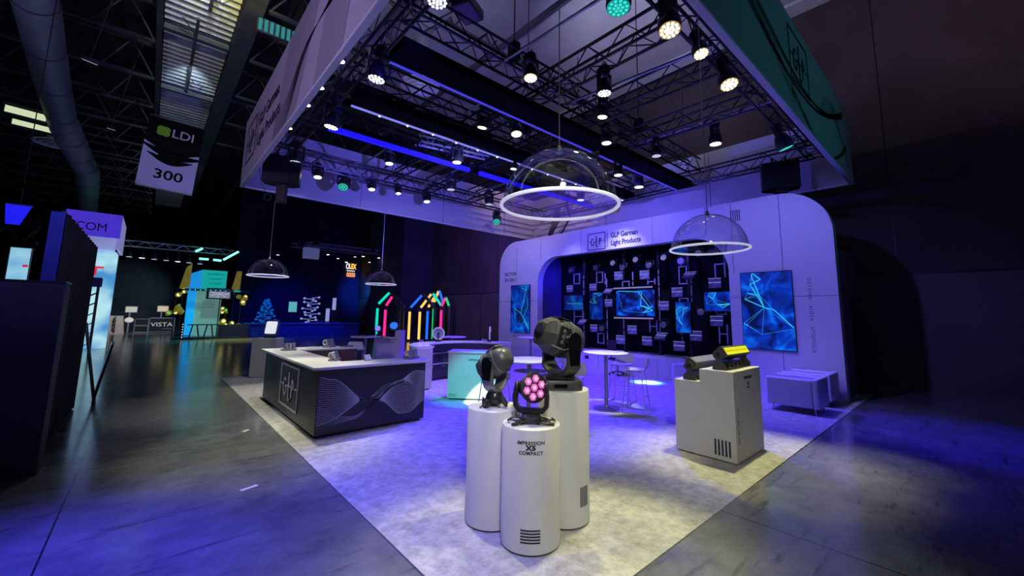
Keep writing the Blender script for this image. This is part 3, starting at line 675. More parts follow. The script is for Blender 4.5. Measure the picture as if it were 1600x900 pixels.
# ------------------------------------------------------------------ truss lamps
def lens_cells(n_ring, R, z, rc):
    m = MB()
    pos = [(0, 0)]
    for k, nn in enumerate(n_ring):
        rr = R*(k+1)/(len(n_ring)+0.45)
        pos += [(rr*math.cos(2*PI*i/nn), rr*math.sin(2*PI*i/nn)) for i in range(nn)]
    for x, y in pos: m.cyl((x, y, z), (x, y, z-0.006), rc, n=8)
    return m
LAMP = {}
def make_lamp(kind, em, pattern, s):
    t = thing('truss_lamp', 'x', 'stage light', (0, 0, -50))
    # origin at the lens; body rises along +z of the head, which hangs in a yoke
    MB().lathe([(0.14*s, 0), (0.15*s, 0.03*s), (0.15*s, 0.15*s), (0.135*s, 0.20*s), (0.11*s, 0.28*s), (0.06*s, 0.32*s), (0.001, 0.325*s)], 20).build('lamp_head', satin, t, smooth=True)
    lp = MB().cyl((0, 0, 0.004), (0, 0, -0.003), 0.137*s, n=24).build('lens_plate', gloss if pattern else {'warm': led_rim, 'tealfull': led_teal_dim}.get(kind, em), t)
    if pattern: lens_cells((6, 12), 0.135*s, -0.003, 0.021*s).build('lens_cells', em, lp)
    else: lens_cells((6, 11), 0.124*s, -0.003, 0.0195*s).build('lens_cells', em, lp)
    yk = MB()
    for sx in (-1, 1):
        yk.prism(rrect(-0.045*s, 0.06*s, 0.045*s, 0.44*s, 0.04*s, 4), 0.155*s, 0.195*s, Matrix(((0, 0, sx, 0), (1, 0, 0, 0), (0, 1, 0, 0), (0, 0, 0, 1))))
    yk.box((0, 0, 0.42*s), (0.38*s, 0.10*s, 0.06*s)); yk.build('yoke', satin, t, bevel=0.008*s)
    MB().lathe([(0.10*s, 0.44*s), (0.12*s, 0.46*s), (0.12*s, 0.54*s), (0.09*s, 0.56*s)], 16).build('base', satin, t, smooth=True)
    m = MB(); m.box((0, 0, 0.59*s), (0.05, 0.12*s, 0.06)); m.torus((0, 0, 0.59*s+0.05), 0.032, 0.010, 12, 6, axis='x'); m.build('clamp', mgrey, t)
    return t
LK = {}
def lamp(label, x, y, z, kind='warm', s=1.0, tilt=(0, 0), rz=0.0):
    em, pat = {'warm': (led_warm, False), 'cells': (led_white, True), 'teal': (led_teal, True), 'dim': (led_dim, True), 'tealfull': (led_teal, False)}[kind]
    key = (kind, s)
    if key not in LK:
        t = make_lamp(kind, em, pat, s); LK[key] = t; t.location = (x, y, z); t['label'] = label; t['group'] = 'lamps hanging in the truss grid'
        t.rotation_euler = (tilt[0], tilt[1], rz)
        return t
    return dup(LK[key], (x, y, z), rot=(tilt[0], tilt[1], rz), label=label, group='lamps hanging in the truss grid')
lamp('big amber white stage light blazing at the top, nearest the teal banner', 4.72, 2.30, 5.52, 'warm', 1.0, (-0.12, 0.2))
lamp('big amber white stage light on the teal side truss, right of the others', 6.66, 2.28, 5.55, 'warm', 1.0, (-0.25, 0.2))
lamp('small white stage light between the two big ones on the teal side', 5.55, 2.25, 5.55, 'warm', 0.75, (-0.25, 0.15))
lamp('amber stage light hung left of centre under the front truss', 4.237, 4.419, 5.6, 'warm', 0.8, (-0.1, 0.1))
lamp('black stage light with a bold white dot pattern under the first cross truss', 5.45, 3.85, 5.58, 'cells', 0.85)
lamp('small amber stage light just below the dotted one', 6.15, 4.4, 5.6, 'warm', 0.7, (0.1, 0))
lamp('dotted white stage light under the right piece of the nearest batten', 7.2, 5.05, 5.6, 'cells', 0.8)
lamp('amber stage light hanging in front of the nearest batten at centre', 5.45, 6.1, 5.6, 'warm', 0.85, (-0.2, 0.1))
lamp('amber stage light hanging behind the nearest batten, left of centre', 4.8, 6.45, 5.65, 'warm', 0.75, (0.2, 0))
lamp('large dotted stage light on the left perimeter truss, upper one', 2.40, 6.15, 5.58, 'cells', 1.0, (0.1, 0.1))
lamp('large dotted stage light on the left perimeter truss, lower one', 2.43, 8.48, 5.58, 'cells', 1.0, (0.1, 0.1))
lamp('pale lit stage light in a silver yoke in the middle of the grid', 5.48, 8.4, 5.62, 'warm', 0.85)
lamp('white stage light at the left end of the far perimeter truss', 3.2, 12.05, 5.58, 'warm', 0.8, (-0.2, 0))
lamp('teal glowing stage light on the far perimeter truss', 3.96, 12.2, 5.50, 'teal', 1.05, (-0.55, 0.25))
lamp('white stage light right of the teal one on the far truss', 4.81, 12.14, 5.6, 'warm', 0.75, (-0.2, 0))
lamp('smallest stage light on the far truss, second right of the teal one', 5.61, 11.95, 5.6, 'warm', 0.6, (-0.2, 0))
lamp('white stage light on the far truss, third right of the teal one', 6.76, 12.15, 5.6, 'warm', 0.8, (-0.2, 0))
lamp('white stage light hung under the spreader tube behind the blue tube', 4.26, 9.7, 5.62, 'warm', 0.75, (-0.1, 0))
lamp('teal stage light low on the far truss, left of the big dome', 10.0, 12.3, 5.45, 'teal', 1.1, (-0.5, 0.5))
lamp('huge teal stage light at the very top of the frame', 4.0, 2.6, 5.62, 'tealfull', 1.05, (0.0, 0.12))
lamp('dotted stage light hanging alone over the right end of the grid', 8.97, 3.42, 5.6, 'cells', 0.9)
lamp('teal stage light in the right corner of the grid', 10.2, 2.4, 5.55, 'tealfull', 1.1, (-0.25, -0.3))
lamp('dotted stage light under the right batten, left of its twin', 8.92, 5.9, 5.5, 'cells', 0.8)
lamp('dotted stage light low at the right end of the nearest batten', 10.2, 6.06, 5.5, 'cells', 0.95)
lamp('white stage light cut by the top edge of the frame', 2.27, 4.04, 5.6, 'cells', 0.9)
lamp('small glowing stage light just left of the big dome', 6.8, 7.7, 5.6, 'warm', 0.65, (0.1, 0))
lamp('dotted stage light seen through the big dome', 10.2, 8.2, 5.55, 'cells', 0.85)
lamp('dim stage light on the third cross truss behind the batten', 8.55, 4.6, 5.55, 'dim', 0.75)
lamp('dim stage light at the left corner behind the black box', 2.42, 11.2, 5.58, 'dim', 1.0)
lamp('dim stage light under the rear of the grid, behind the blue tube', 6.6, 10.4, 5.6, 'dim', 0.9)
lamp('dim stage light further right behind the blue tube', 8.5, 10.9, 5.6, 'dim', 0.9)
# clip-on lamps outside the left banner hem
for i, (y, lb) in enumerate(((5.58, 'uppermost'), (6.5, 'second from the top'), (7.23, 'third from the top'), (8.43, 'lowest'))):
    t = thing('edge_lamp', 'small white lamp glinting under the left banner hem, %s of four' % lb, 'stage light', (1.66, y, 5.28), 0, 'small lamps along the left banner hem')
    MB().lathe([(0.06, 0), (0.065, 0.05), (0.05, 0.12), (0.02, 0.14)], 14).build('lamp_head', satin, t, smooth=True)
    MB().cyl((0, 0, -0.004), (0, 0, 0.002), 0.052, n=14).build('lens', led_warm, t)
    MB().path([(0, 0, 0.13), (0.2, 0, 0.4), (0.42, 0, 0.66)], 0.012).build('bracket', mgrey, t)
# black boxes hung at the two side corners
def hung_box(label, loc, rz, tail):
    t = thing('hanging_loudspeaker', label, 'loudspeaker', loc, rz)
    MB().prism([(-0.42, -0.2), (0.42, -0.2), (0.42, 0.12), (0.25, 0.26), (-0.25, 0.26), (-0.42, 0.12)], -0.36, 0.36).build('cabinet', black, t, bevel=0.02)
    m = MB()
    for k in range(13): m.box((-0.36+k*0.06, -0.205, 0), (0.012, 0.012, 0.64))
    m.build('grille_ribs', black, t)
    m = MB(); m.box((-0.15, 0, 0.42), (0.05, 0.05, 0.22)); m.box((0.15, 0, 0.42), (0.05, 0.05, 0.22)); m.box((0, 0, 0.38), (0.6, 0.1, 0.03)); m.build('bracket', satin, t)
    if tail:
        m = MB(); m.prism([(-0.1, -0.1), (0.14, -0.1), (0.14, 0.1), (-0.1, 0.1)], -0.85, -0.36); m.build('loom_sleeve', cablem, t, bevel=0.03)
        MB().torus((-0.28, 0, -0.72), 0.08, 0.014, 20, 6, axis='y').build('cable_coil', cablem, t, smooth=True)
        MB().path([(-0.42, 0, 0.3), (-0.52, 0, 0.0), (-0.45, 0, -0.35), (-0.3, 0, -0.65)], 0.008).build('cable', cablem, t)
    else: MB().box((0, 0, -0.41), (0.3, 0.25, 0.1)).build('foot', black, t)
    return t
hung_box('black box loudspeaker hanging at the left corner of the grid with a cable coil', (2.2, 11.45, 5.35), -0.35, True)
hung_box('black box loudspeaker hanging above the right end of the portal wall', (11.95, 3.0, 5.47), -1.2, False)

# ------------------------------------------------------------------ clear domes
def dome(label, x, y, z, zt):
    R = 0.44; t = thing('sound_dome', label, 'dome', (x, y, z), 0, 'clear acrylic domes hung over the stand')
    MB().lathe([(R*math.cos(a), R*1.0*math.sin(a)) for a in [PI/2*i/16 for i in range(17)]][:-1]+[(0.012, R)], 48).build('dome_shell', glass, t, smooth=True)
    rm = mat('dome_rim', (0.85, 0.85, 0.9), 0.25, emit=(0.75, 0.75, 1.0), es=0.55)  # white rim, its brightness put in as emission
    MB().torus((0, 0, 0), R+0.012, 0.014, 64, 8).build('rim', rm, t, smooth=True)
    MB().cyl((0, 0, R-0.01), (0, 0, R+0.05), 0.03, 0.012, n=14).build('hanger_cap', alu, t, smooth=True)
    MB().cyl((0, 0, R+0.04), (0, 0, zt-z), 0.0045, n=6).build('cable', alu, t)
dome('large clear dome with white rim over the three round pedestals', 2.30, 2.06, 2.64, 5.9)
dome('clear dome with bright rim in front of the portal wall at right', 5.13, 2.10, 2.64, 5.9)
dome('small clear dome hanging over the far end of the dark bar', 2.12, 11.6, 2.65, 5.9)
dome('smallest clear dome hanging over the rear tables', 5.25, 12.06, 2.65, 6.05)

# ================================================================== PORTAL WALL
PX = 11.4
def YZ(x0=0.0):   # prism plane (a,b)->(y,z), extrusion -> x
    return Matrix(((0, 0, 1, x0), (1, 0, 0, 0), (0, 1, 0, 0), (0, 0, 0, 1)))
pt = thing('portal_wall', 'big white rounded portal wall with dark niche, washed violet and blue', 'exhibit wall', (0, 0, 0))
outer = rrect(1.9, 0.012, 13.72, 4.87, (0, 0, 1.05, 1.05), 14)
# outer comes as bl, br, tr-arc, tl-arc ; opening path reversed
inn = rrect(4.18, 0.012, 11.36, 4.02, (0, 0, 1.0, 1.0), 14)
poly = [outer[1]]+outer[2:]+[outer[0]]
hole = [inn[0]]+inn[2:][::-1]+[inn[1]]
MB().prism(poly+hole, PX, PX+0.30, YZ()).build('wall_shell', portalm, pt)
m = MB()
X = PX-0.003
def vseam(y, z0, z1): m.b2((X, y-0.006, z0), (PX, y+0.006, z1))
def hseam(z, y0, y1): m.b2((X, y0, z-0.006), (PX, y1, z+0.006))
for y, z0, z1 in ((2.93, 2.95, 4.86), (4.05, 2.95, 4.86), (9.15, 4.02, 4.86), (6.35, 4.02, 4.86), (3.05, 0.05, 1.0), (12.6, 3.05, 4.6), (11.2, 3.95, 4.86), (4.72, 4.05, 4.86)): vseam(y, z0, z1)
for z, y0, y1 in ((2.32, 1.9, 2.74), (2.32, 3.9, 4.18), (2.32, 11.36, 11.75), (2.32, 12.92, 13.7)): hseam(z, y0, y1)
m.build('panel_seams', seamm, pt)
m = MB()
for k in range(5): m.b2((X-0.002, 3.83+k*0.052, 4.34), (PX, 3.853+k*0.052, 4.64))
m.build('vent_slots', ink, pt)
logo(pt, (X, 8.86, 4.06), FACE_MX, 0.76, 0.60, ink, 0.028, 'box_logo')
MB().b2((X, 8.01, 4.10), (PX, 8.03, 4.62)).build('divider_line', ink, pt)
text('GLP German', 0.235, ink, 'company_name', (X, 7.88, 4.41), FACE_MX, pt, bold=0.009, sx=.82)
text('Light Products', 0.235, ink, 'company_name', (X, 7.88, 4.15), FACE_MX, pt, bold=0.009, sx=.82)
text('SECTOR', 0.20, ink, 'sector_text', (X, 13.38, 3.42), FACE_MX, pt, bold=0.002)
text('XV-2021', 0.20, ink, 'sector_text', (X, 13.38, 3.17), FACE_MX, pt, bold=0.002)
text('DE  FINE  ONE', 0.11, ink, 'caption_text', (X, 12.75, 0.86), FACE_MX, pt)
tx = text('DETONA   AIOSA   UTOPOLIS', 0.105, seamm, 'vertical_text', (X, 2.50, 2.72), (0, PI/2, 0), pt, bold=0.0, space=1.25)
tx.rotation_euler = Matrix(((0, 0, -1), (0, 1, 0), (-1, 0, 0))).transposed().to_euler()
# local x -> -z, local y -> -y..., local z -> -x
tx.matrix_basis = Matrix(((0, 0, -1, X), (0, -1, 0, 2.46), (-1, 0, 0, 2.74), (0, 0, 0, 1)))
# store room behind
t = thing('store_room', 'dark teal box room standing behind the right end of the portal wall', 'store room')
MB().b2((11.72, 1.98, 0.012), (14.3, 2.05, 3.5)).build('side_wall', mat('teal_dark_wall', (0.20, 0.26, 0.28), 0.7, noise=(3, 0.1)), t)
MB().b2((11.72, 13.55, 0.012), (14.3, 13.62, 3.4)).build('side_wall', drape, t)
m = MB(); m.b2((13.2, 1.96, 0.05), (13.22, 1.98, 2.3)); m.b2((14.0, 1.96, 0.05), (14.02, 1.98, 2.3)); m.b2((13.2, 1.96, 2.3), (14.02, 1.98, 2.32)); m.build('door_outline', ink, t)
MB().b2((13.3, 1.96, 0.03), (13.95, 1.975, 2.25)).build('door_leaf', mat('door_dark', (0.05, 0.055, 0.06), 0.5, noise=(4, 0.1)), t)
# niche shell and bench
t = thing('niche_box', 'deep dark niche lining inside the portal wall, black with a blue left end', 'niche')
nm = mat('niche_black', (0.005, 0.005, 0.009), 0.8, spec=.15, noise=(3, 0.3)); nb = mat('niche_side', (0.06, 0.06, 0.22), 0.6, noise=(3, 0.1))
MB().b2((12.87, 3.9, 0.57), (12.95, 11.6, 4.4)).build('back_panel', nm, t)
MB().b2((11.71, 11.38, 0.57), (12.85, 11.45, 4.3)).build('left_cheek', nb, t)
MB().b2((11.71, 4.08, 0.57), (12.85, 4.15, 4.3)).build('right_cheek', nm, t)
MB().b2((11.71, 4.15, 4.10), (12.85, 11.38, 4.16)).build('soffit', nm, t)
bench = thing('niche_bench', 'long low blue lit bench running along the foot of the niche', 'bench')
bm_ = mat('bench_white', (0.62, 0.61, 0.68), 0.5, noise=(2, 0.04))
MB().b2((11.2, 4.19, 0.012), (12.85, 11.35, 0.56)).build('bench_body', bm_, bench, bevel=0.012)
MB().b2((11.2, 11.35, 0.012), (11.395, 13.7, 0.56)).build('bench_body', bm_, bench, bevel=0.012)
m = MB()
for y in (5.2, 6.2, 7.2, 8.3, 9.4, 10.5): m.b2((11.197, y-0.005, 0.03), (11.2, y+0.005, 0.55))
m.build('panel_seams', seamm, bench)
m = MB(); m.b2((11.195, 8.70, 0.33), (11.2, 8.86, 0.45)); m.b2((11.195, 5.0, 0.12), (11.2, 5.14, 0.22)); m.build('socket_plates', ink, bench)
spot('niche_glow', (11.9, 9.6, 3.95), (12.4, 11.35, 2.2), 200, (0.03, 0.02, 1.0), 110, 1.0)
spot('niche_fill', (10.2, 7.4, 5.1), (12.2, 7.4, 2.2), 420, (0.35, 0.33, 1.0), 75, 1.0)
spot('niche_fill_left', (10.2, 9.4, 5.1), (12.2, 9.6, 2.0), 220, (0.20, 0.18, 1.0), 60, 1.0)
# screens
def screen(label, x, ya, yb, za, zb, seed, scale=1.0, st=1.0, depth=0.05):
    """ya left (larger y) .. yb right ; faces -x"""
    t = thing('display_screen', label, 'screen', (x, (ya+yb)/2, (za+zb)/2))
    W_, H_ = abs(ya-yb), abs(zb-za)
    MB().box((depth/2, 0, 0), (depth, W_+0.03, H_+0.03)).build('screen_housing', gloss, t, bevel=0.004)
    im = MB().box((-0.001, 0, 0), (0.004, W_, H_)).build('screen_image', screenmat('net_image_%d' % seed, seed, scale, st), t)
    rnd = random.Random(seed*7+1); nn = 15 if W_*H_ > 1.5 else 9
    P = [(rnd.uniform(-.5, .5)*W_, rnd.uniform(-.42, .5)*H_) for _ in range(nn)]
    def clip(a, b):
        out = []
        for k in range(25):
            p = (a[0]+(b[0]-a[0])*k/24, a[1]+(b[1]-a[1])*k/24)
            if abs(p[0]) < W_*.498 and abs(p[1]) < H_*.498: out.append(p)
        return out
    E_ = set()
    for i in range(nn):
        ds = sorted(range(nn), key=lambda j: (P[i][0]-P[j][0])**2+(P[i][1]-P[j][1])**2)
        for j in ds[1:4]: E_.add((min(i, j), max(i, j)))
    hub = min(range(nn), key=lambda i: abs(P[i][0])+abs(P[i][1]-.1*H_))
    for j in range(0, nn, 2):
        if j != hub: E_.add((min(hub, j), max(hub, j)))
    gl = MB(); th = MB()
    for k, (i, j) in enumerate(sorted(E_)):
        ext = 1.0; c = clip(P[i], P[j])
        if len(c) > 1: ribbon(gl if k % 3 == 0 else th, lambda u, v: Vector((-.005, -u, v)), [c[0], c[-1]], (.022 if k % 3 == 0 else .009)*(1 if W_*H_ > 1.2 else .9))
    gl.build('bright_mesh_print', emis('net_bright_%d' % int(st*10), (.03, .50, .85), st*.9), im); th.build('fine_mesh_print', emis('net_fine_%d' % int(st*10), (.02, .30, .75), st*.75), im)
    return t
screen('large upright screen of blue net lines on the right of the portal wall', PX-0.053, 3.88, 2.76, 1.04, 2.93, 1, 1.0, 1.15)
screen('upright screen of blue net lines on the left leg of the portal wall', PX-0.053, 12.89, 11.76, 1.05, 2.99, 2, 0.9, 0.8)
screen('wide centre screen in the niche with cyan net lines', 11.80, 7.97, 6.57, 1.80, 2.63, 3, 1.4, 1.25)
screen('small dim wide screen at the far left of the niche', 11.85, 10.34, 9.44, 1.99, 2.53, 4, 1.0, 0.5)
screen('small dim upright screen second from the left in the niche', 11.85, 9.14, 8.57, 1.66, 2.60, 5, 1.0, 0.6)
screen('narrow upright screen right of the wide centre screen', 11.85, 5.91, 5.46, 1.33, 2.23, 6, 1.3, 0.9)
screen('small bright wide screen at the right end of the niche', 11.85, 5.04, 4.34, 1.97, 2.50, 7, 1.3, 1.1)
# little lit panel fixtures
def panel_light(loc, tilt, label, s=1.0, g='panel lights on the niche frames'):
    t = thing('panel_light', label, 'panel light', loc, 0, g); t.rotation_euler = (0, tilt, 0)
    MB().box((0.03, 0, 0), (0.05, 0.36*s, 0.29*s)).build('housing', satin, t, bevel=0.006)
    MB().box((0.0, 0, 0), (0.012, 0.345*s, 0.275*s)).build('front_panel', panel_lead, t)
    m = MB(); m.box((-0.008, 0, 0.015), (0.006, 0.345*s, 0.018)); m.box((-0.008, 0, 0.133*s), (0.006, 0.345*s, 0.012)); m.build('bright_line', emis('panel_line', (0.34, 0.34, 0.90), 0.7), t)
    MB().b2((0.05, -0.02, -0.02), (0.14, 0.02, 0.02)).build('mount', alu, t)
    return t
PL = [(10.12, 2.79), (9.02, 2.80), (7.93, 3.16), (6.95, 3.13), (5.87, 2.53), (6.32, 2.12), (4.75, 2.76), (4.75, 1.69), (5.35, 1.25), (7.45, 1.34), (9.0, 1.34), (7.9, 1.0), (6.92, 1.01), (8.36, 2.23), (5.87, 0.92), (8.38, 2.65), (5.47, 3.05), (6.44, 1.2), (9.54, 1.55)]
PN = ['at upper left above the dim wide screen', 'above the dim upright screen', 'top row, above left of the centre screen', 'top row, above right of the centre screen', 'above left of the narrow upright screen', 'between centre screen and narrow upright screen', 'above the right end screen', 'below the right end screen', 'low, right of the narrow upright screen', 'just below the lower bar of the centre screen', 'below the dim upright screen', 'lowest row, left of the dark chair back', 'lowest row, right of the dark chair back', 'between dim upright screen and centre screen', 'lowest of all, under the narrow upright screen', 'tilted flat, above left of the centre screen', 'tilted flat, above the narrow upright screen', 'tilted flat, lower right of the centre screen', 'tilted flat, under the dim wide screen']
for i, ((y, z), nme) in enumerate(zip(PL, PN)):
    panel_light((11.9, y, z), 0 if i < 15 else 0.95, 'small square panel light in the niche, '+nme, 1.0 if y < 8 else 0.9)
# tube frames
FR = [((9.97, 3.36), (9.70, 2.96), 'F'), ((8.91, 3.36), (8.65, 2.96), 'F'), ((9.97, 1.99), (9.52, 1.49), 'H'), ((7.83, 2.97), (7.57, 2.77), 'U'), ((6.88, 3.0), (6.63, 2.81), 'H'), ((5.82, 3.33), (5.59, 2.77), 'F'), ((4.75, 3.32), (4.49, 2.92), 'U'), ((5.84, 2.36), (5.58, 2.24), 'U'), ((8.88, 1.18), (8.63, 0.81), 'F'), ((6.85, 1.67), (6.61, 1.28), 'H'), ((4.76, 1.97), (4.51, 1.86), 'V'), ((4.72, 1.6), (4.51, 1.07), 'H')]
FN = ['above the upper left panel light', 'above the dim upright screen', 'under the dim wide screen', 'over the left part of the centre screen', 'over the right part of the centre screen', 'tall one above the narrow upright screen', 'at the top right corner of the niche', 'short one capping the narrow upright screen', 'lower left of the centre screen near the bench', 'under the centre screen at right', 'under the right end screen', 'lowest one at the right end of the niche']
for (a, b, k), nme in zip(FR, FN):
    y0, z1 = a; y1, z0 = b; t = thing('tube_rack', 'pale metal tube frame in the niche, '+nme, 'frame', (11.98, (y0+y1)/2, z0), 0, 'tube frames in the niche')
    wv = (y0-y1)/2; hh = z1-z0; m = MB(); s = 0.034
    for q in (-1, 1): MB().box((0, q*wv, hh/2), (s, s, hh)).build('upright', blue_alu, t, bevel=0.004)
    m = MB()
    if k == 'F': MB().box((0, 0, hh-s/2), (s, 2*wv-s, s)).build('crossbar', blue_alu, t, bevel=0.004)
    if k == 'U': m.box((0, 0, hh-s/2), (s, 2*wv-s, s))
    if k in 'FV': m.box((0, 0, s/2), (s, 2*wv-s, s))
    if k == 'H': m.box((0, 0, hh*0.5), (s, 2*wv-s, s))
    m.build('crossbar', blue_alu, t, bevel=0.004)
VP = [(9.54, 3.26, .75), (8.51, 3.10, .77), (6.52, 3.29, 1.11), (5.48, 3.02, 2.24), (4.32, 3.29, 1.23), (5.82, 1.31, 1.07), (7.84, 1.68, 1.18), (7.455, 3.27, 2.81), (9.6, 2.0, 1.5), (8.57, 3.3, 2.9)]
VN = ['far left full height one', 'left of the centre screen, full height', 'right of the centre screen, full height', 'above the narrow upright screen', 'at the right edge of the niche', 'short one below the narrow upright screen', 'short one under the centre screen', 'short one high between two top panel lights', 'short one under the dim wide screen', 'short one above the dim upright screen']
for (y, z1, z0), nme in zip(VP, VN):
    t = thing('upright_pole', 'thin metal pole in the niche, '+nme, 'pole', (12.02, y, z0), 0, 'thin poles in the niche')
    MB().cyl((0, 0, 0), (0, 0, z1-z0), 0.02, n=8).build('pole_tube', blue_alu, t)
    m = MB(); zz = 0.15
    while zz < z1-z0: m.cyl((0, 0, zz-0.03), (0, 0, zz+0.03), 0.03, n=8); zz += 0.37
    m.build('rib', black, t)
for z, nme in ((2.72, 'above'), (1.725, 'below')):
    t = thing('bar_light', 'slim pale horizontal bar %s the wide centre screen' % nme, 'light bar', (11.8, 7.34, z))
    MB().box((0, 0, 0), (0.04, 1.48, 0.045)).build('bar_body', emis('bar_glow', (0.32, 0.30, 0.75), 0.6), t, bevel=0.005)
    for y in (-0.74, 0.74): MB().box((0, y, 0), (0.05, 0.02, 0.055)).build('end_cap', black, t)
RD = [(8.10, 3.61, 'c'), (7.21, 3.65, 'c'), (6.22, 3.63, 'c'), (5.68, 3.47, 'v'), (5.14, 3.65, 'c'), (5.14, 1.94, 'd'), (6.3, 1.55, 'd'), (7.72, 3.42, 'b'), (6.73, 3.42, 'b'), (10.0, 3.48, 'b'), (8.83, 3.5, 'b'), (8.6, 1.35, 'd')]
RN = ['leftmost of the lit top row', 'second of the lit top row', 'third of the lit top row', 'purple ball like one at top right', 'behind the rim of the right dome', 'beside the right end screen, dim', 'right of the lower bar, dim', 'unlit, between first and second of the top row', 'unlit, between second and third of the top row', 'unlit, above the left tube frame', 'unlit, above the second tube frame', 'dim, low at left']
for (y, z, k), nme in zip(RD, RN):
    t = thing('round_spotlight', 'small round spotlight in the niche, '+nme, 'spotlight', (11.8, y, z), 0, 'round spotlights in the niche'); t.rotation_euler = (0, -PI/2+0.35, 0)
    t.rotation_euler = (0, 0.25, 0)
    R_ = Matrix(((0, 0, -1, 0), (0, 1, 0, 0), (1, 0, 0, 0), (0, 0, 0, 1)))
    MB().lathe([(0.105, 0), (0.11, -0.02), (0.10, -0.12), (0.06, -0.18), (0.001, -0.185)], 18, R_).build('lamp_head', satin if k != 'v' else mat('violet_ball', (0.35, 0.30, 0.8), 0.3), t, smooth=True)
    mm = {'c': emis('cell_lilac', (0.40, 0.42, 0.95), 0.75), 'v': emis('cell_v', (0.30, 0.25, 0.9), 0.5), 'd': emis('cell_dimblue', (0.08, 0.09, 0.35), 0.6), 'b': mat('dull_lens', (0.12, 0.12, 0.2), 0.2)}[k]
    mb = MB(); pos = [(0, 0)]+[(0.04*math.cos(i*PI/3), 0.04*math.sin(i*PI/3)) for i in range(6)]+[(0.078*math.cos(i*PI/6), 0.078*math.sin(i*PI/6)) for i in range(12)]
    for a, b in pos: mb.cyl((a, b, 0.001), (a, b, 0.008), 0.013, n=8, mt=R_)
    mb.build('lens_cells', mm, t)
    m = MB(); m.cyl((0.05, -0.13, 0), (0.05, -0.13, 0.16), 0.012, n=6); m.cyl((0.05, 0.13, 0), (0.05, 0.13, 0.16), 0.012, n=6); m.cyl((0.05, -0.13, 0.16), (0.05, 0.13, 0.16), 0.012, n=6); m.cyl((0.05, 0, 0.16), (0.24, 0, 0.2), 0.014, n=6)
    m.build('yoke', satin, t)
# dark posts carrying it all (seen between the fixtures)
for i, (y, nme) in enumerate(((9.75, 'left'), (8.0, 'left centre'), (6.7, 'centre'), (5.7, 'right centre'), (4.6, 'right'))):
    o = MB().b2((12.3, y-0.05, 0.56), (12.4, y+0.05, 4.10)).build('support_post', trussm, bevel=0.01)
    tag(o, 'black square support post at the back of the niche, %s' % nme, 'post', 'support posts in the niche')

# ================================================================== THREE ROUND PEDESTALS
def pedestal(label, x, y, h, r=0.235):
    t = thing('round_pedestal', label, 'pedestal', (x, y, 0.012), math.atan2(-y, -x)+PI/2)   # local -y faces the camera side
    MB().lathe([(r-0.012, 0.0), (r-0.012, 0.016)], 64).build('plinth_foot', ink, t, smooth=True)
    MB().lathe([(r, 0.016), (r, h-0.006), (r-0.004, h), (0.001, h)], 96).build('drum', plinth, t, smooth=True)
    return t
def on_cyl(t, o, r, ang=0.0):   # bend a flat mesh written in x/z at y=-r around the drum
    for v in o.data.vertices:
        a = v.co.x/r-PI/2+ang; rr = r-v.co.y
        v.co.x, v.co.y = math.cos(a)*rr, math.sin(a)*rr
def drum_text(s, size, z, t, r, name='lettering', bold=0.001, sx=1.0):
    cu = bpy.data.curves.new(name, 'FONT'); cu.body = s; cu.size = size; cu.align_x = 'CENTER'; cu.offset = bold; cu.resolution_u = 3; cu.extrude = 0.0008; cu.space_character = 1.12
    o = bpy.data.objects.new(name, cu); COL.objects.link(o); bpy.context.view_layer.update()
    me = bpy.data.meshes.new_from_object(o); bpy.data.objects.remove(o); me.materials.clear(); me.materials.append(ink)
    for v in me.vertices: v.co = Vector((v.co.x*sx, -0.0015-v.co.z, v.co.y+z))
    o = bpy.data.objects.new(name, me); COL.objects.link(o); o.parent = t
    on_cyl(t, o, r); return o
def drum_vent(t, r, ang, z, horizontal, n=5):
    m = MB()
    for k in range(n):
        if horizontal:
            for i in range(12): m.box((-0.069+i*0.0126, -0.001, z+k*0.021), (0.0126, 0.003, 0.011))
        else:
            for i in range(3): m.box((-0.045+k*0.021+i*0.003, -0.001, z+0.08), (0.004, 0.003, 0.16))
    o = m.build('vent_slots', ink, t); on_cyl(t, o, r, ang)
p_rear_l = pedestal('white round pedestal at left rear of the trio, middle height', 2.418, 2.953, 0.955, 0.238)
p_front = pedestal('white round pedestal at the front, lettered IMPRESSION X5 COMPACT', 2.438, 2.491, 0.90, 0.238)
p_rear_r = pedestal('tallest white round pedestal of the trio, at right rear', 2.919, 2.564, 1.115, 0.232)
drum_text('IMPRESSION', 0.036, 0.795, p_front, 0.238, sx=1.02)
drum_text('X5', 0.046, 0.757, p_front, 0.238, 'model_mark', 0.003, 1.25)
drum_text('COMPACT', 0.036, 0.722, p_front, 0.238, sx=1.02)
drum_vent(p_front, 0.238, 0.0, 0.10, True)
drum_vent(p_rear_r, 0.232, 0.88, 0.17, False)

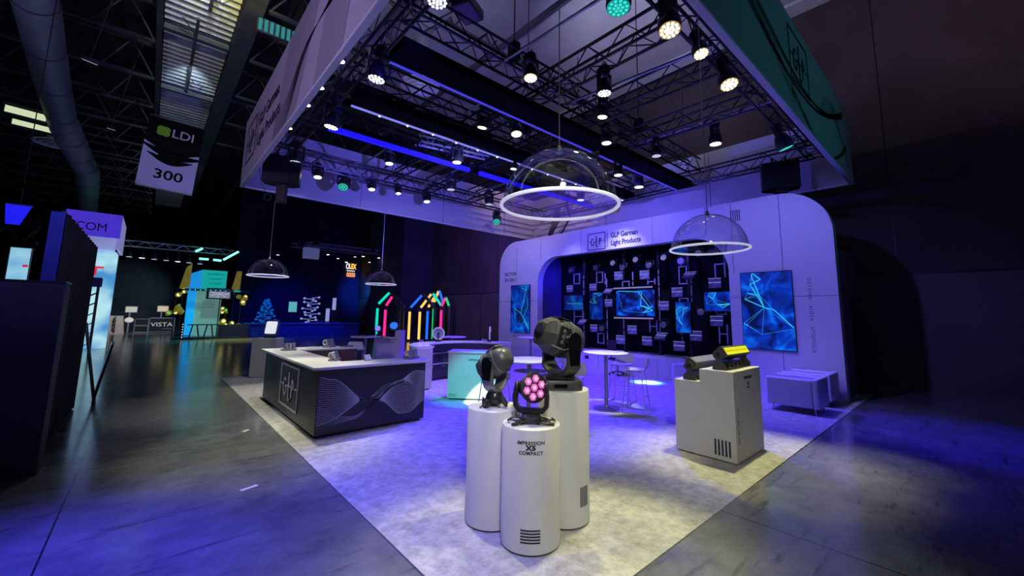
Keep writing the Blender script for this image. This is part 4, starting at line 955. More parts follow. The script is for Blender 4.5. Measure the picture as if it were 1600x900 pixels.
# ---- fixtures standing on them
def slab(outline, th, axis_off, material, name, parent, bevel=0.01, mt=None):
    """outline in (y,z), slab centred at x=axis_off"""
    m = MB(); m.prism(outline, axis_off-th/2, axis_off+th/2, (mt or Matrix.Identity(4)) @ YZ()); return m.build(name, material, parent, smooth=True, bevel=bevel, seg=3)
def arm_outline(w0, w1, h, n=8):
    pts = [(-w0/2, 0), (w0/2, 0)]
    for i in range(n+1):
        a = -0.15+(PI+0.3)*i/n; pts.append((math.cos(a)*w1/2, h-w1/2+math.sin(a)*w1/2))
    return pts
def profile_head(t, Lh, R, mt, lens_at=+1):
    """large rounded faceted head along local z of mt"""
    body = MB()
    def ring(z, rx, ry, n=20, p=2.6):
        out = []
        for i in range(n):
            a = 2*PI*i/n; c, s_ = math.cos(a), math.sin(a)
            out.append((rx*math.copysign(abs(c)**(2/p), c), ry*math.copysign(abs(s_)**(2/p), s_), z))
        return out
    body.loft([ring(-Lh*.52, R*.45, R*.42), ring(-Lh*.46, R*.70, R*.66), ring(-Lh*.30, R*.95, R*.92), ring(-Lh*.05, R, R), ring(Lh*.12, R*.98, R), ring(Lh*.14, R*.93, R*.95), ring(Lh*.17, R*.93, R*.95), ring(Lh*.19, R*.98, R), ring(Lh*.34, R*.86, R*.92), ring(Lh*.45, R*.70, R*.80), ring(Lh*.5, R*.55, R*.66)], mt=mt)
    o = body.build('head_shell', mat('head_grey', (.085, .088, .095), .36, .1, bump=(80, .08)), t, smooth=True)
    return o, ring
# -- big profile moving head on the tallest pedestal
def big_head():
    t = thing('moving_light', 'large dark grey moving head light with faceted face on the tallest pedestal', 'moving head light', (2.905, 2.585, 0.012+1.115), 0)
    t.rotation_euler = (0, 0, math.radians(-40)); KX = math.radians(-64)
    # local: +x right of view, +y away from camera
    MB().loft([[(x*1.0, y*1.0, 0) for x, y in rrect(-.185, -.15, .185, .15, .06, 5)], [(x, y, .05) for x, y in rrect(-.19, -.155, .19, .155, .06, 5)], [(x*.93, y*.93, .085) for x, y in rrect(-.19, -.155, .19, .155, .06, 5)]]).build('base', dgrey, t, smooth=True)
    MB().box((-.02, -.158, .042), (.12, .006, .034)).build('menu_display', gloss, t, bevel=.003)
    MB().lathe([(.13, .085), (.14, .10), (.12, .125), (.09, .135)], 32, T(.0, 0, 0)).build('pan_collar', satin, t, smooth=True)
    R = RZ(KX)
    # yoke: U swept
    u = []
    for i in range(15):
        a = PI*i/14; u.append((-math.cos(a)*.155, 0, .24-math.sin(a)*.115))
    yk = MB()
    def sect(c, tangent, wy, th):
        n_ = Vector((tangent.z, 0, -tangent.x)); return [tuple(Vector(c)+n_*a*th/2+Vector((0, b*wy/2, 0))) for a, b in ((-1, -.7), (-.6, -1), (.6, -1), (1, -.7), (1, .7), (.6, 1), (-.6, 1), (-1, .7))]
    path = [Vector((-.205, 0, .47)), Vector((-.205, 0, .33))]+[Vector((p[0]*1.31, 0, p[2])) for p in u]+[Vector((.205, 0, .33)), Vector((.205, 0, .47))]
    rings = []
    for k, c in enumerate(path):
        d = (path[min(k+1, len(path)-1)]-path[max(k-1, 0)]).normalized()
        rings.append(sect(c, d, .15 if 2 < k < len(path)-3 else .13, .05))
    yk.loft(rings, mt=R); yk.build('yoke', dgrey, t, smooth=True)
    for s_ in (-1, 1):
        a = MB(); a.prism(arm_outline(.10, .15, .30), s_*.205-.028, s_*.205+.028, R @ T(0, 0, .22) @ YZ()); a.build('arm_cover', gloss, t, smooth=True, bevel=.008, seg=3)
    H = R @ T(0, 0, .45) @ RX(math.radians(72)) @ T(0, 0, .0)
    o, ring = profile_head(t, .42, .172, H)
    # front ring, faceted bezel and lens
    m = MB(); m.loft([ring(.155, .158, .160, 8, 3), ring(.215, .135, .130, 8, 3), ring(.240, .10, .09, 8, 3)], mt=H); m.build('bezel', dgrey, t)
    MB().cyl((0, 0, .25), (0, 0, .254), .07, n=24, mt=H).build('front_lens', gloss, t)
    m = MB()
    for z in (-.02, .05, .075): m.loft([ring(z, .178, .178), ring(z+.012, .178, .178)], mt=H)
    m.build('shell_rib', mgrey, t, smooth=True)
    m = MB(); m.box((.02, .166, .08), (.20, .014, .12), H); m.box((.168, 0, .08), (.014, .18, .12), H); m.build('face_plate', satin, t, bevel=.005)
    m = MB()
    for k in (-1, 0, 1): m.lathe([(0.001, 0.005), (.014, .003), (.017, 0)], 10, H @ T(.175, k*.052, .09) @ RY(PI/2))
    m.build('studs', mgrey, t)
    m = MB(); m.path([(.150, -.10, .17), (.180, -.11, .07), (.165, -.09, -.04)], .007, 6, H); m.build('handle_bar', alu, t, smooth=True)
    return t
big_head()
def mid_head():
    t = thing('moving_light', 'dark grey moving head light with clamp feet on the left rear pedestal', 'moving head light', (2.43, 2.965, 0.012+.955), 0)
    t.rotation_euler = (0, 0, math.radians(-30))
    # clamp feet
    m = MB()
    for k in range(4):
        a = PI/4+k*PI/2; c, s_ = math.cos(a), math.sin(a)
        m.path([(c*.03, s_*.03, .07), (c*.09, s_*.09, .055), (c*.13, s_*.13, .012)], .016, 6); m.torus((c*.13, s_*.13, .030), .025, .009, 12, 6, axis='x' if k % 2 else 'y')
    m.build('clamp_feet', satin, t, smooth=True)
    m = MB()
    for a in (0.2, 1.9, 3.4, 5.0): m.path([(math.cos(a)*.06, math.sin(a)*.06, .03), (math.cos(a)*.12, math.sin(a)*.12, .012), (math.cos(a+.3)*.17, math.sin(a+.3)*.17, .010)], .007, 6)
    m.build('safety_wires', alu, t, smooth=True)
    MB().lathe([(.075, .03), (.085, .06), (.08, .10), (.06, .13)], 12).build('base', satin, t, smooth=True)
    R = RZ(math.radians(-134))
    path = [Vector((-.115, 0, .40)), Vector((-.12, 0, .28))]+[Vector((-math.cos(PI*i/10)*.11, 0, .235-math.sin(PI*i/10)*.10)) for i in range(11)]+[Vector((.12, 0, .28)), Vector((.115, 0, .40))]
    rings = []
    for k, c in enumerate(path):
        d = (path[min(k+1, len(path)-1)]-path[max(k-1, 0)]).normalized(); n_ = Vector((d.z, 0, -d.x))
        rings.append([tuple(c+n_*a*.02+Vector((0, b*.055, 0))) for a, b in ((-1, -.7), (-.6, -1), (.6, -1), (1, -.7), (1, .7), (.6, 1), (-.6, 1), (-1, .7))])
    MB().loft(rings, mt=R).build('yoke', mgrey, t, smooth=True)
    for s_ in (-1, 1):
        MB().prism(arm_outline(.085, .11, .21), s_*.128-.018, s_*.128+.018, R @ T(0, 0, .235) @ YZ()).build('arm_cover', gloss, t, smooth=True, bevel=.006, seg=3)
    H = R @ T(0, 0, .38) @ RX(math.radians(122)) @ T(0, 0, .0)
    o, ring = profile_head(t, .34, .118, H)
    m = MB(); m.loft([ring(.12, .104, .104, 8, 3), ring(.16, .092, .092, 8, 3)], mt=H); m.build('bezel', dgrey, t)
    m = MB()
    for z in (-.07, .0, .06): m.loft([ring(z, .123, .123), ring(z+.010, .123, .123)], mt=H)
    m.build('shell_rib', mgrey, t, smooth=True)
    MB().box((0, .115, -.06), (.14, .014, .12), H).build('face_plate', mgrey, t, bevel=.004)
    return t
mid_head()
def wash_head():
    t = thing('wash_light', 'small black wash light with seven pink lenses on the front pedestal', 'moving head light', (2.445, 2.50, 0.012+.90), 0)
    t.rotation_euler = (0, 0, math.radians(-44)); t.scale = (1.1, 1.1, 1.18)
    MB().loft([[(x, y, 0) for x, y in rrect(-.065, -.065, .065, .065, .02, 4)], [(x, y, .05) for x, y in rrect(-.075, -.075, .075, .075, .02, 4)], [(x*.8, y*.8, .065) for x, y in rrect(-.075, -.075, .075, .075, .02, 4)]]).build('base', satin, t, smooth=True)
    R = RZ(math.radians(-8))
    m = MB(); path = [Vector((-.112, 0, .235)), Vector((-.12, 0, .17)), Vector((-.118, 0, .115)), Vector((-.09, 0, .082)), Vector((0, 0, .078)), Vector((.09, 0, .082)), Vector((.118, 0, .115)), Vector((.12, 0, .17)), Vector((.112, 0, .235))]
    rings = []
    for k, c in enumerate(path):
        d = (path[min(k+1, len(path)-1)]-path[max(k-1, 0)]).normalized(); n_ = Vector((d.z, 0, -d.x)); wv = .045 if 2 < k < 6 else .04
        rings.append([tuple(c+n_*a*.018+Vector((0, b*wv, 0))) for a, b in ((-1, -.7), (-.6, -1), (.6, -1), (1, -.7), (1, .7), (.6, 1), (-.6, 1), (-1, .7))])
    MB().loft(rings, mt=R).build('yoke', satin, t, smooth=True)
    for s_ in (-1, 1):
        MB().lathe([(.001, -.012), (.040, -.012), (.045, 0), (.040, .012), (.001, .012)], 20, R @ T(s_*.112, 0, .235) @ RY(PI/2)).build('tilt_hub', satin, t, smooth=True)
    H = R @ T(0, 0, .235) @ RZ(math.radians(26)) @ RX(math.radians(90-10)) @ Matrix.Scale(1.14, 4)
    # local +z of H points to camera side (-y) and a little up
    MB().lathe([(.001, -.12), (.04, -.115), (.065, -.09), (.075, -.05), (.078, .0), (.088, .03), (.092, .05), (.090, .062), (.084, .064)], 32, H).build('head_shell', satin, t, smooth=True)
    MB().cyl((0, 0, .056), (0, 0, .060), .085, n=32, mt=H).build('lens_plate', emis('pink_plate', (0.55, 0.05, 0.35), .5), t)
    pos = [(0, 0)]+[(.054*math.cos(i*PI/3+.3), .054*math.sin(i*PI/3+.3)) for i in range(6)]
    for x, y in pos:
        l = MB().lathe([(.026, .060), (.026, .064), (.016, .070), (.001, .072)], 6, H @ T(x, y, 0)).build('lens', led_pink, t, smooth=False)
        MB().lathe([(.013, .071), (.008, .0735), (.001, .074)], 10, H @ T(x, y, 0)).build('lens_core', led_pinkc, l)
    m = MB()
    for k in range(5): m.box((-.144, 0, .14+k*.012), (.004, .05, .005), R)
    m.build('side_vents', gloss, t)
    # cable loops
    m = MB()
    for (cx, cy, r, a0) in ((-.11, -.02, .055, 0.3), (.12, .0, .05, 1.2), (-.08, -.06, .04, 2), (.09, -.07, .045, 0)):
        m.path([(cx+math.cos(a0+k*.5)*r*1.2, cy+math.sin(a0+k*.5)*r*.8, .010+.018*abs(math.sin(k*.6))) for k in range(13)], .0065, 6)
    m.path([(.07, -.05, .03), (.12, -.08, .012), (.17, -.09, .010)], .011, 6); m.path([(-.06, -.06, .03), (-.10, -.10, .012), (-.14, -.12, .010)], .011, 6)
    m.build('cable_loops', cablem, t, smooth=True)
    spot('pink_glow_lamp', (2.34, 2.33, 1.18), (1.4, 1.0, .5), 4, (1, .3, .8), 110, 1.0, .03)
    return t
wash_head()

# ================================================================== STEP PLINTH + bar lights
t = thing('step_plinth', 'white two step plinth standing alone at right with black slots', 'plinth', (0, 0, 0.012))
ms = MB(); prof = [(2.03, 0.015), (2.80, 0.015), (2.80, 0.935), (2.45, 0.935), (2.45, 1.105), (2.03, 1.105)]
ms.prism(prof, 5.5, 6.47, YZ()); ms.build('plinth_body', plinth, t, bevel=.004)
MB().b2((5.53, 2.06, 0), (6.44, 2.77, .015)).build('plinth_foot', ink, t)
m = MB()
for k in range(5): m.b2((5.497, 2.10+k*.043, .07), (5.5, 2.122+k*.043, .26))
m.build('vent_slots', ink, t)
text('IMPRESSION', .05, ink, 'lettering', (5.99, 2.027, .99), FACE_MY, t, 'CENTER'); MB().box((5.99, 2.028, .93), (.035, .003, .05)).build('model_mark', ink, t)
text('BAR', .035, ink, 'lettering', (5.99, 2.027, .87), FACE_MY, t, 'CENTER')
tx = text('DE TA  SIDE  BAR  INFO', .035, ink, 'lettering', (0, 0, 0), (0, 0, 0), t, ext=.001, space=1.2); tx.matrix_basis = Matrix(((0, 1, 0, 5.58), (0, 0, -1, 2.027), (-1, 0, 0, .66), (0, 0, 0, 1)))
def bar_light(label, loc, rz, glow, tilt, L=.86, flat=False):
    t = thing('led_bar_light', label, 'bar light', loc, rz)
    m = MB()
    foot = rrect(-.10, 0, .10, .05, .008, 2)
    m.b2((-L/2+.02, -.07, .0), (L/2-.02, .07, .022)); m.build('base_rail', satin, t, bevel=.004)
    m = MB()
    for k in range(5): m.b2((-L/2+.12+k*.13, -.075, .022), (-L/2+.20+k*.13, .075, .085))
    m.build('power_boxes', satin if not flat else mgrey, t, bevel=.004)
    for s_ in (-1, 1):
        br = MB(); br.prism([(-.085, .0), (.085, .0), (.085, .06), (.035, .11), (.045, .17)]+[(.055*math.cos(a*PI/6), .19+.055*math.sin(a*PI/6)) for a in range(0, 7)]+[(-.045, .17), (-.035, .11), (-.085, .06)], s_*L/2-.012, s_*L/2+.012, YZ()); br.build('end_bracket', dgrey, t, bevel=.003)
        MB().cyl((s_*(L/2+.012), 0, .19), (s_*(L/2+.022), 0, .19), .03, n=18).build('tilt_knob', satin, t, smooth=True)
    H = T(0, 0, .19) @ RX(tilt)
    # head: wide shallow wedge section in (y,z), facing -y
    sec = [(-.085, -.06), (-.085, .07), (-.05, .095), (.075, .06), (.09, .0), (.06, -.06)]
    m = MB(); m.prism(sec, -L/2+.02, L/2-.02, H @ YZ()); m.build('head_shell', dgrey, t, bevel=.004)
    MB().b2((-L/2+.04, -.089, -.042), (L/2-.04, -.085, .056), H).build('light_face', glow, t)
    if not flat:
        m = MB()
        for k in range(18): m.lathe([(.001, .003), (.012, .002), (.015, 0)], 8, H @ T(-L/2+.08+k*.041, -.0895, .008) @ RX(PI/2))
        m.build('lens_row', emis('yellow_cell', (.62, .60, .01), .8), t)
    m = MB()
    for k in range(8): m.box((0, .04-.0*k, .082), (L-.12, .004, .006), H @ T(0, -.02+k*.010, -.003*k))
    m.build('cooling_fins', satin, t)
    return t
ang = 0.0
bar_light('bar light glowing yellow, lying on the high step of the plinth', (6.06, 2.24, .012+1.105), ang, led_yel, math.radians(-30), .86)
bar_light('unlit bar light with a glassy front on the low step of the plinth', (5.98, 2.62, .012+.935), ang, mat('bar_glass', (.34, .36, .37), .12, coat=1.0), math.radians(-55), .80, True)

# ================================================================== DARK BAR COUNTER
t = thing('bar_counter', 'dark U shaped bar counter with white top and pale wave lines', 'bar counter', (0, 0, 0.012))
MB().b2((1.88, 6.27, .04), (2.30, 9.75, .955)).build('front_panel_left', barblack, t)
MB().b2((2.30, 6.27, .04), (3.60, 6.70, .955)).build('front_panel_right', barblack, t)
MB().b2((2.30, 9.33, .04), (3.60, 9.75, .955)).build('back_section', wood, t)
MB().b2((2.298, 6.71, .06), (2.306, 9.32, .94)).build('inner_lining', wood, t)
MB().b2((2.31, 6.698, .06), (3.58, 6.706, .94)).build('inner_lining', wood, t)
MB().b2((1.93, 6.32, 0), (3.55, 6.66, .04)).build('kick_base', ink, t)
MB().b2((1.93, 6.66, 0), (2.26, 9.70, .04)).build('kick_base', ink, t)
ma = MB(); ma.prism([(1.80, 6.18), (3.66, 6.18), (3.66, 6.76), (2.38, 6.76), (2.38, 9.26), (3.66, 9.26), (3.66, 9.84), (1.80, 9.84)], .955, .995); ma.build('counter_top', whitetop, t, bevel=.006)
# box logo on the left face
f = logo(t, (1.878, 8.35, .17), FACE_MX, 1.15, .70, mat('logo_grey', (.62, .62, .66), .5, noise=(9, .05)), .030, 'box_logo', .012)
fL = lambda u, v: Vector((1.876, 9.70-u, v)); m = MB()
for k, (a, ph, w_) in enumerate(((.40, 0.0, .012), (.38, .04, .005), (.36, .10, .005), (.42, -.06, .004))):
    pts = [(i*3.4/90, .50+a*math.sin(2*PI*(i/90*1.9+.60+ph))) for i in range(91)]
    ribbon(m, fL, [p for p in pts], w_)
m.build('wave_lines', linew2, t)
m = MB(); ribbon(m, fL, [(3.02+.03*math.sin(i*.12), .08+i*.012) for i in range(40)], .012); m.build('wave_lines', linew2, t)
# fine interference waves on the right face
fR = lambda u, v: Vector((1.90+u, 6.266, v))
def spl(keys):
    def f(u):
        for k in range(len(keys)-1):
            a, b = keys[k], keys[k+1]
            if u <= b[0] or k == len(keys)-2:
                x = (u-a[0])/(b[0]-a[0]); x = max(0, min(1, x)); x = x*x*(3-2*x); return a[1]+(b[1]-a[1])*x
    return f
def wave_set(n, f0, f1, wd, mtl, ua=0.0, ub=1.0, u1=1.69):
    m = MB()
    for k in range(n):
        q = k/(n-1)
        ribbon(m, fR, [((ua+(ub-ua)*i/90)*u1, f0(ua+(ub-ua)*i/90)*(1-q)+f1(ua+(ub-ua)*i/90)*q) for i in range(91)], wd)
    return m.build('wave_lines', mtl, t)
wave_set(22, spl([(0, .84), (.10, .80), (.42, .46), (.55, .40), (.76, .17), (.84, .17), (1, .33)]), spl([(0, .18), (.06, .20), (.42, .46), (.50, .44), (.70, .68), (.80, .68), (.90, .60), (1, .66)]), 0.0050, linew)
wave_set(12, spl([(.30, .46), (.45, .44), (.72, .66), (.90, .82), (1, .80)]), spl([(.30, .46), (.50, .43), (.70, .62), (.80, .67), (.90, .60), (1, .66)]), .0050, linew, .42)
wave_set(10, spl([(0, .20), (.12, .16), (.30, .19), (.55, .42), (1, .42)]), spl([(0, .42), (.18, .26), (.30, .24), (.55, .42), (1, .42)]), .0045, linew2, 0, .55)
wave_set(8, spl([(.40, .46), (.62, .66), (.75, .70), (1, .7)]), spl([(.40, .46), (.62, .55), (.72, .62), (1, .6)]), .0045, linew2, .40, .74)
m = MB()
for ks in ([(0, .84), (.10, .80), (.42, .46), (.55, .40), (.76, .17), (.84, .17), (1, .33)], [(0, .18), (.06, .20), (.42, .46), (.50, .44), (.72, .68), (.90, .82), (1, .80)]):
    f_ = spl(ks); ribbon(m, fR, [(i/90*1.69, f_(i/90)+.001) for i in range(91)], .012)
m.build('wave_lines', linew, t)

# small silver clamp samples on top
def sample(label, x, y, s, rz, seed):
    rnd = random.Random(seed)
    t = thing('fixture_sample', label, 'lighting part', (x, y, 1.007), rz)
    MB().box((0, 0, .012*s), (.20*s, .12*s, .024*s)).build('foot_plate', mgrey, t, bevel=.004)
    m = MB()
    for k in range(4): m.cyl((-.07*s+k*.047*s, -.03*s, .02*s), (-.08*s+k*.055*s, .02*s*(k % 2), .11*s), .018*s, .028*s, n=10)
    m.build('lamp_cups', alu, t, smooth=True)
    m = MB()
    for k in range(3): m.torus((-.06*s+k*.06*s, .03*s, .07*s), .035*s, .010*s, 14, 6, axis='xyx'[k])
    m.build('ring_clamps', plasticw, t, smooth=True)
    return t
sample('cluster of silver clamps on the far left corner of the bar top', 2.15, 9.15, 1.25, .2, 1)
sample('cluster of dark and silver fittings at the inner edge of the bar top', 2.32, 6.95, 1.2, 1.0, 2)
sample('cluster of pale fittings at the right end of the bar top', 3.45, 6.5, 1.3, .5, 3)
sample('cluster of white fittings on the rear arm of the bar', 3.05, 9.55, 1.5, .8, 4)
t = thing('tilted_tablet', 'small lilac tablet tilted on the inner bar edge', 'tablet', (2.75, 6.62, 1.007), .5)
MB().box((0, 0, .055), (.15, .012, .11), RX(-.5)).build('tablet_body', mgrey, t, bevel=.004); MB().box((0, -.008, .055), (.135, .004, .095), RX(-.5)).build('tablet_screen', emis('tablet_glow', (.35, .33, .8), .6), t); MB().b2((-.03, -.0, 0), (.03, .07, .008)).build('tablet_stand', mgrey, t)
for (x, y, w_, lb) in ((2.7, 9.5, .22, 'thin white leaflet stack on the rear arm of the bar'), (3.42, 9.52, .26, 'dark booklet lying on the rear arm of the bar')):
    o = MB().box((x, y, 1.007+.008), (w_, .15, .016)).build('booklet', plasticw if w_ < .25 else dgrey, bevel=.003); tag(o, lb, 'booklet')

# white box plinth behind the bar with a glowing square lamp
t = thing('box_plinth', 'white box plinth behind the left end of the dark bar', 'plinth', (2.52, 12.95, .012), -.6)
MB().b2((-.30, -.26, .01), (.30, .26, 1.03)).build('plinth_body', plinth, t, bevel=.006); MB().b2((-.28, -.24, 0), (.28, .24, .01)).build('plinth_foot', ink, t)
def square_lamp():
    t = thing('square_panel_lamp', 'tilted square panel lamp glowing white on the far box plinth', 'panel light', (2.55, 12.95, 1.042), -.75); t.scale = (.62, .62, .72)
    MB().prism(rrect(-.32, 0, .32, .62, .06, 4), -.05, .05, T(0, 0, .08) @ RX(PI/2-.25)).build('lamp_housing', bluelit, t, bevel=.01)
    MB().prism(rrect(-.25, .07, .25, .55, .05, 4), .05, .058, T(0, 0, .08) @ RX(PI/2-.25)).build('light_face', emis('white_face', (.75, .75, .85), 1.0), t)
    MB().box((0, 0, .04), (.4, .25, .08)).build('base', satin, t, bevel=.01)
square_lamp()

# ================================================================== CURVED COUNTER
cc_ = (6.15, 8.6); r0, r1 = 1.07, 1.42
t = thing('curved_counter', 'curved white topped counter with dark shelves and lit violet end', 'counter', (cc_[0], cc_[1], .012))
def arc_ring(ra, rb, za, zb, a0=0, a1=PI, n=36):
    m = MB(); vs = []; fs = []
    for i in range(n+1):
        a = a0+(a1-a0)*i/n; c, s_ = math.cos(a), math.sin(a)
        vs += [(ra*c, ra*s_, za), (rb*c, rb*s_, za), (rb*c, rb*s_, zb), (ra*c, ra*s_, zb)]
    for i in range(n):
        for j in range(4): fs.append((4*i+j, 4*i+(j+1) % 4, 4*i+4+(j+1) % 4, 4*i+4+j))
    fs += [(0, 1, 2, 3), (4*n+3, 4*n+2, 4*n+1, 4*n)]
    return m._add(vs, fs)
arc_ring(r1-.03, r1, .04, .96).build('outer_skin', white, t, smooth=True)
arc_ring(r0-.08, r1+.05, .96, 1.0).build('counter_top', whitetop, t, smooth=True)
arc_ring(r0+.03, r1-.03, .06, .96).build('cabinet_core', mat('counter_inside', (.05, .05, .07), .4, noise=(4, .2)), t, smooth=True)
for z in (.42, .70): arc_ring(r0, r0+.05, z, z+.018).build('shelf_edge', white, t, smooth=True)
arc_ring(r0+.02, r1-.02, .0, .05).build('kick_base', ink, t, smooth=True)
MB().b2((-r1-.02, -.02, .03), (-r0+.03, .0, .96)).build('end_panel', white, t, bevel=.004)
MB().b2((r0-.03, -.02, .03), (r1+.02, .0, .96)).build('end_panel', white, t, bevel=.004)
for k in range(7):
    a = PI*(.90-.13*k); c, s_ = math.cos(a), math.sin(a)
    MB().box((0, 0, .5), (.012, .02, .90), RZ(0) @ T(c*(r0+.02), s_*(r0+.02), 0)).build('door_gap', seamm, t)
    o = MB(); 
    for d in (-.035, .035): o.box((math.cos(a+d)*(r0+.015), math.sin(a+d)*(r0+.015), .36), (.02, .02, .035)); 
    o.build('door_knob', alu, t, bevel=.003)
# teal plinth in front
t = thing('teal_plinth', 'white topped box plinth washed bright teal by a beam from the truss', 'plinth', (5.09, 7.10, .012), math.atan2(6.77-7.361, 5.334-4.772))
MB().b2((-.43, .0, .03), (.62, .50, .955)).build('plinth_body', white, t); MB().b2((-.40, .03, 0), (.60, .47, .03)).build('plinth_foot', ink, t)
MB().b2((-.45, -.03, .955), (.64, .52, .99)).build('counter_top', whitetop, t, bevel=.004)
text('IMPRESSION X5', .05, ink, 'lettering', (.0, -.002, .80), FACE_MY, t); text('OV//', .09, ink, 'lettering', (-.41, -.002, .06), FACE_MY, t)
t = thing('floor_uplight', 'small floor light at the foot of the teal plinth', 'floor light', (4.92, 6.55, .012), 0)
MB().lathe([(.06, 0), (.065, .03), (.05, .06)], 16).build('lamp_body', satin, t, smooth=True); MB().cyl((0, 0, .06), (0, 0, .064), .045, n=16).build('lens', led_white, t)
# ring lights on the counter
def ring_light(label, x, y, r, rz, tm):
    t = thing('ring_fan_light', label, 'ring light', (x, y, 1.012), rz)
    R_ = RX(PI/2)
    MB().torus((0, 0, r+.07), r, .018, 40, 8, axis='y').build('outer_ring', emis('ring_lilac', (.42, .40, .95), .6), t, smooth=True)
    MB().cyl((0, .01, r+.07), (0, .02, r+.07), r*.95, n=32).build('disc', mat('disc_lilac', (.40, .38, .75), .35), t, smooth=True)
    MB().cyl((0, -.02, 0), (0, -.02, r+.09), .014, n=8).build('stem', satin, t); MB().box((0, 0, .012), (.16, .12, .024)).build('foot', satin, t, bevel=.004)
    MB().cyl((0, -.04, r+.07), (0, .02, r+.07), .035, n=14).build('hub', satin, t, smooth=True)
ring_light('round disc light with a glowing rim standing on the curved counter', 6.0, 9.82, .155, -.7, 1)
ring_light('round disc light seen edge on at the right end of the curved counter', 7.28, 9.15, .17, .85, 1)

# ================================================================== TABLES, STOOLS, ARMCHAIRS
def table():
    t = thing('round_table', 'x', 'table', (0, 0, 0))
    MB().lathe([(.001, 1.04), (.42, 1.04), (.435, 1.047), (.435, 1.063), (.425, 1.07), (.001, 1.07)], 56).build('table_top', whitetop, t, smooth=True)
    MB().cyl((0, 0, .02), (0, 0, 1.04), .035, n=20).build('column', mgrey, t, smooth=True)
    MB().lathe([(.26, 0), (.26, .012), (.05, .03), (.04, .06)], 40).build('base_plate', mgrey, t, smooth=True)
    MB().lathe([(.12, 1.02), (.12, 1.04)], 20).build('top_flange', mgrey, t)
    return t
T0 = table()
TB = [(6.80, 4.86, 'tall round white table with a grey column in front of the niche'),
      (4.62, 4.78, 'tall round white table partly hidden behind the big moving head'),
      (4.85, 12.0, 'round white table beyond the dark bar, under the smallest dome'),
      (7.05, 10.75, 'round white table behind the curved counter'),
      (9.1, 9.35, 'round white table nearest the left leg of the portal wall')]
for i, (x, y, lb) in enumerate(TB):
    if i == 0: T0.location = (x, y, .012); T0['label'] = lb; T0['group'] = 'tall round white tables'
    else: dup(T0, (x, y, .012), i*.7, lb, 'tall round white tables')
def stool():
    t = thing('bar_stool', 'x', 'bar stool', (0, 0, 0))
    # shell, facing local -y ; back at +y
    rings = []
    for k, (y, z, w_) in enumerate(((-.19, .765, .17), (-.20, .775, .185), (-.10, .768, .20), (.05, .765, .205), (.15, .775, .205), (.195, .81, .205), (.215, .88, .20), (.225, .96, .185), (.226, .99, .16))):
        pts = []
        for i in range(9):
            u = -1+i/4; pts.append((u*w_, y, z+.022*u*u*(1 if k < 5 else 0)))
        th = Vector((0, 0, -.012)) if k < 5 else Vector((0, .012, -.002))
        rings.append(pts+[tuple(Vector(p)+th) for p in pts[::-1]])
    MB().loft(rings).build('seat_shell', plasticw, t, smooth=True)
    r = .009
    for sx in (-1, 1):
        for sy in (-1, 1):
            MB().path([(sx*.12, sy*.10, .755), (sx*.165, sy*.14, .74), (sx*.235, sy*.215, .012), ], r, 6).build('leg', alu, t, smooth=True)
        MB().cyl((sx*.235, -.215, .010), (sx*.235, .215, .010), r, n=6).build('floor_runner', alu, t)
    for z, f in ((.30, .205), (.62, .0)):
        if f:
            m = MB(); q = f*.96
            m.cyl((-q-.005, -q+.01, z), (q+.005, -q+.01, z), r, n=6); m.cyl((-q-.005, q-.01, z), (q+.005, q-.01, z), r, n=6); m.build('footrest', alu, t)
    MB().path([(-.12, -.1, .755), (-.12, .1, .755), (.12, .1, .755), (.12, -.1, .755), (-.12, -.1, .755)], r, 6).build('seat_frame', alu, t)
    return t
S0 = stool()
SB = [(6.98, 4.32, 3.5, 'white low backed bar stool right of the round table before the niche'),
      (6.58, 5.55, 1.1, 'white bar stool on the left of the round table before the niche'),
      (7.55, 5.0, -1.3, 'white bar stool on the far side of the round table before the niche'),
      (5.25, 4.45, -1.2, 'white bar stool behind the table next to the big moving head'),
      (4.55, 5.55, .3, 'white bar stool left of the table behind the moving heads'),
      (6.35, 10.95, 1.4, 'white bar stool at the left of the table behind the curved counter'),
      (7.75, 10.35, -1.8, 'white bar stool at the right of the table behind the curved counter'),
      (8.9, 8.6, 3.0, 'white bar stool by the table near the left leg of the portal wall'),
      (4.3, 11.2, 2.6, 'white bar stool behind the dark bar, by the far round table')]
for i, (x, y, a, lb) in enumerate(SB):
    if i == 0: S0.location = (x, y, .012); S0.rotation_euler = (0, 0, a); S0['label'] = lb; S0['group'] = 'white wire legged bar stools'
    else: dup(S0, (x, y, .012), a, lb, 'white wire legged bar stools')
def armchair(label, x, y, rz=0, W=.80, D=.86, H=.66):
    t = thing('armchair', label, 'armchair', (x, y, .012), rz)
    lea = mat('white_leather', (.74, .73, .76), .38, noise=(5, .03), bump=(120, .06))
    for sx in (-1, 1): MB().b2((sx*W/2, -D/2+.10, .12), (sx*(W/2-.10), D/2, H-.02)).build('arm', lea, t, bevel=.03, seg=4)
    MB().b2((-W/2, -D/2, .12), (W/2, -D/2+.098, H)).build('backrest', lea, t, bevel=.03, seg=4)
    MB().b2((-W/2+.104, -D/2+.10, .12), (W/2-.104, D/2-.01, .24)).build('seat_base', lea, t, bevel=.01)
    MB().b2((-W/2+.106, -D/2+.102, .245), (W/2-.106, D/2, .36)).build('seat_cushion', lea, t, bevel=.035, seg=4)
    for sx in (-1, 1):
        for sy in (-1, 1): MB().cyl((sx*(W/2-.09), sy*(D/2-.09), .12), (sx*(W/2-.08), sy*(D/2-.08), 0), .02, .010, n=10).build('leg', alu, t, smooth=True)
    return t
armchair('white leather cube armchair nearer the camera at the right edge of the carpet', 9.72, 2.40, 0)
armchair('white leather cube armchair farther away, against the portal wall foot', 10.82, 2.42, 0)
armchair('white leather cube armchair half hidden behind the step plinth', 9.9, 4.45, 1.2)
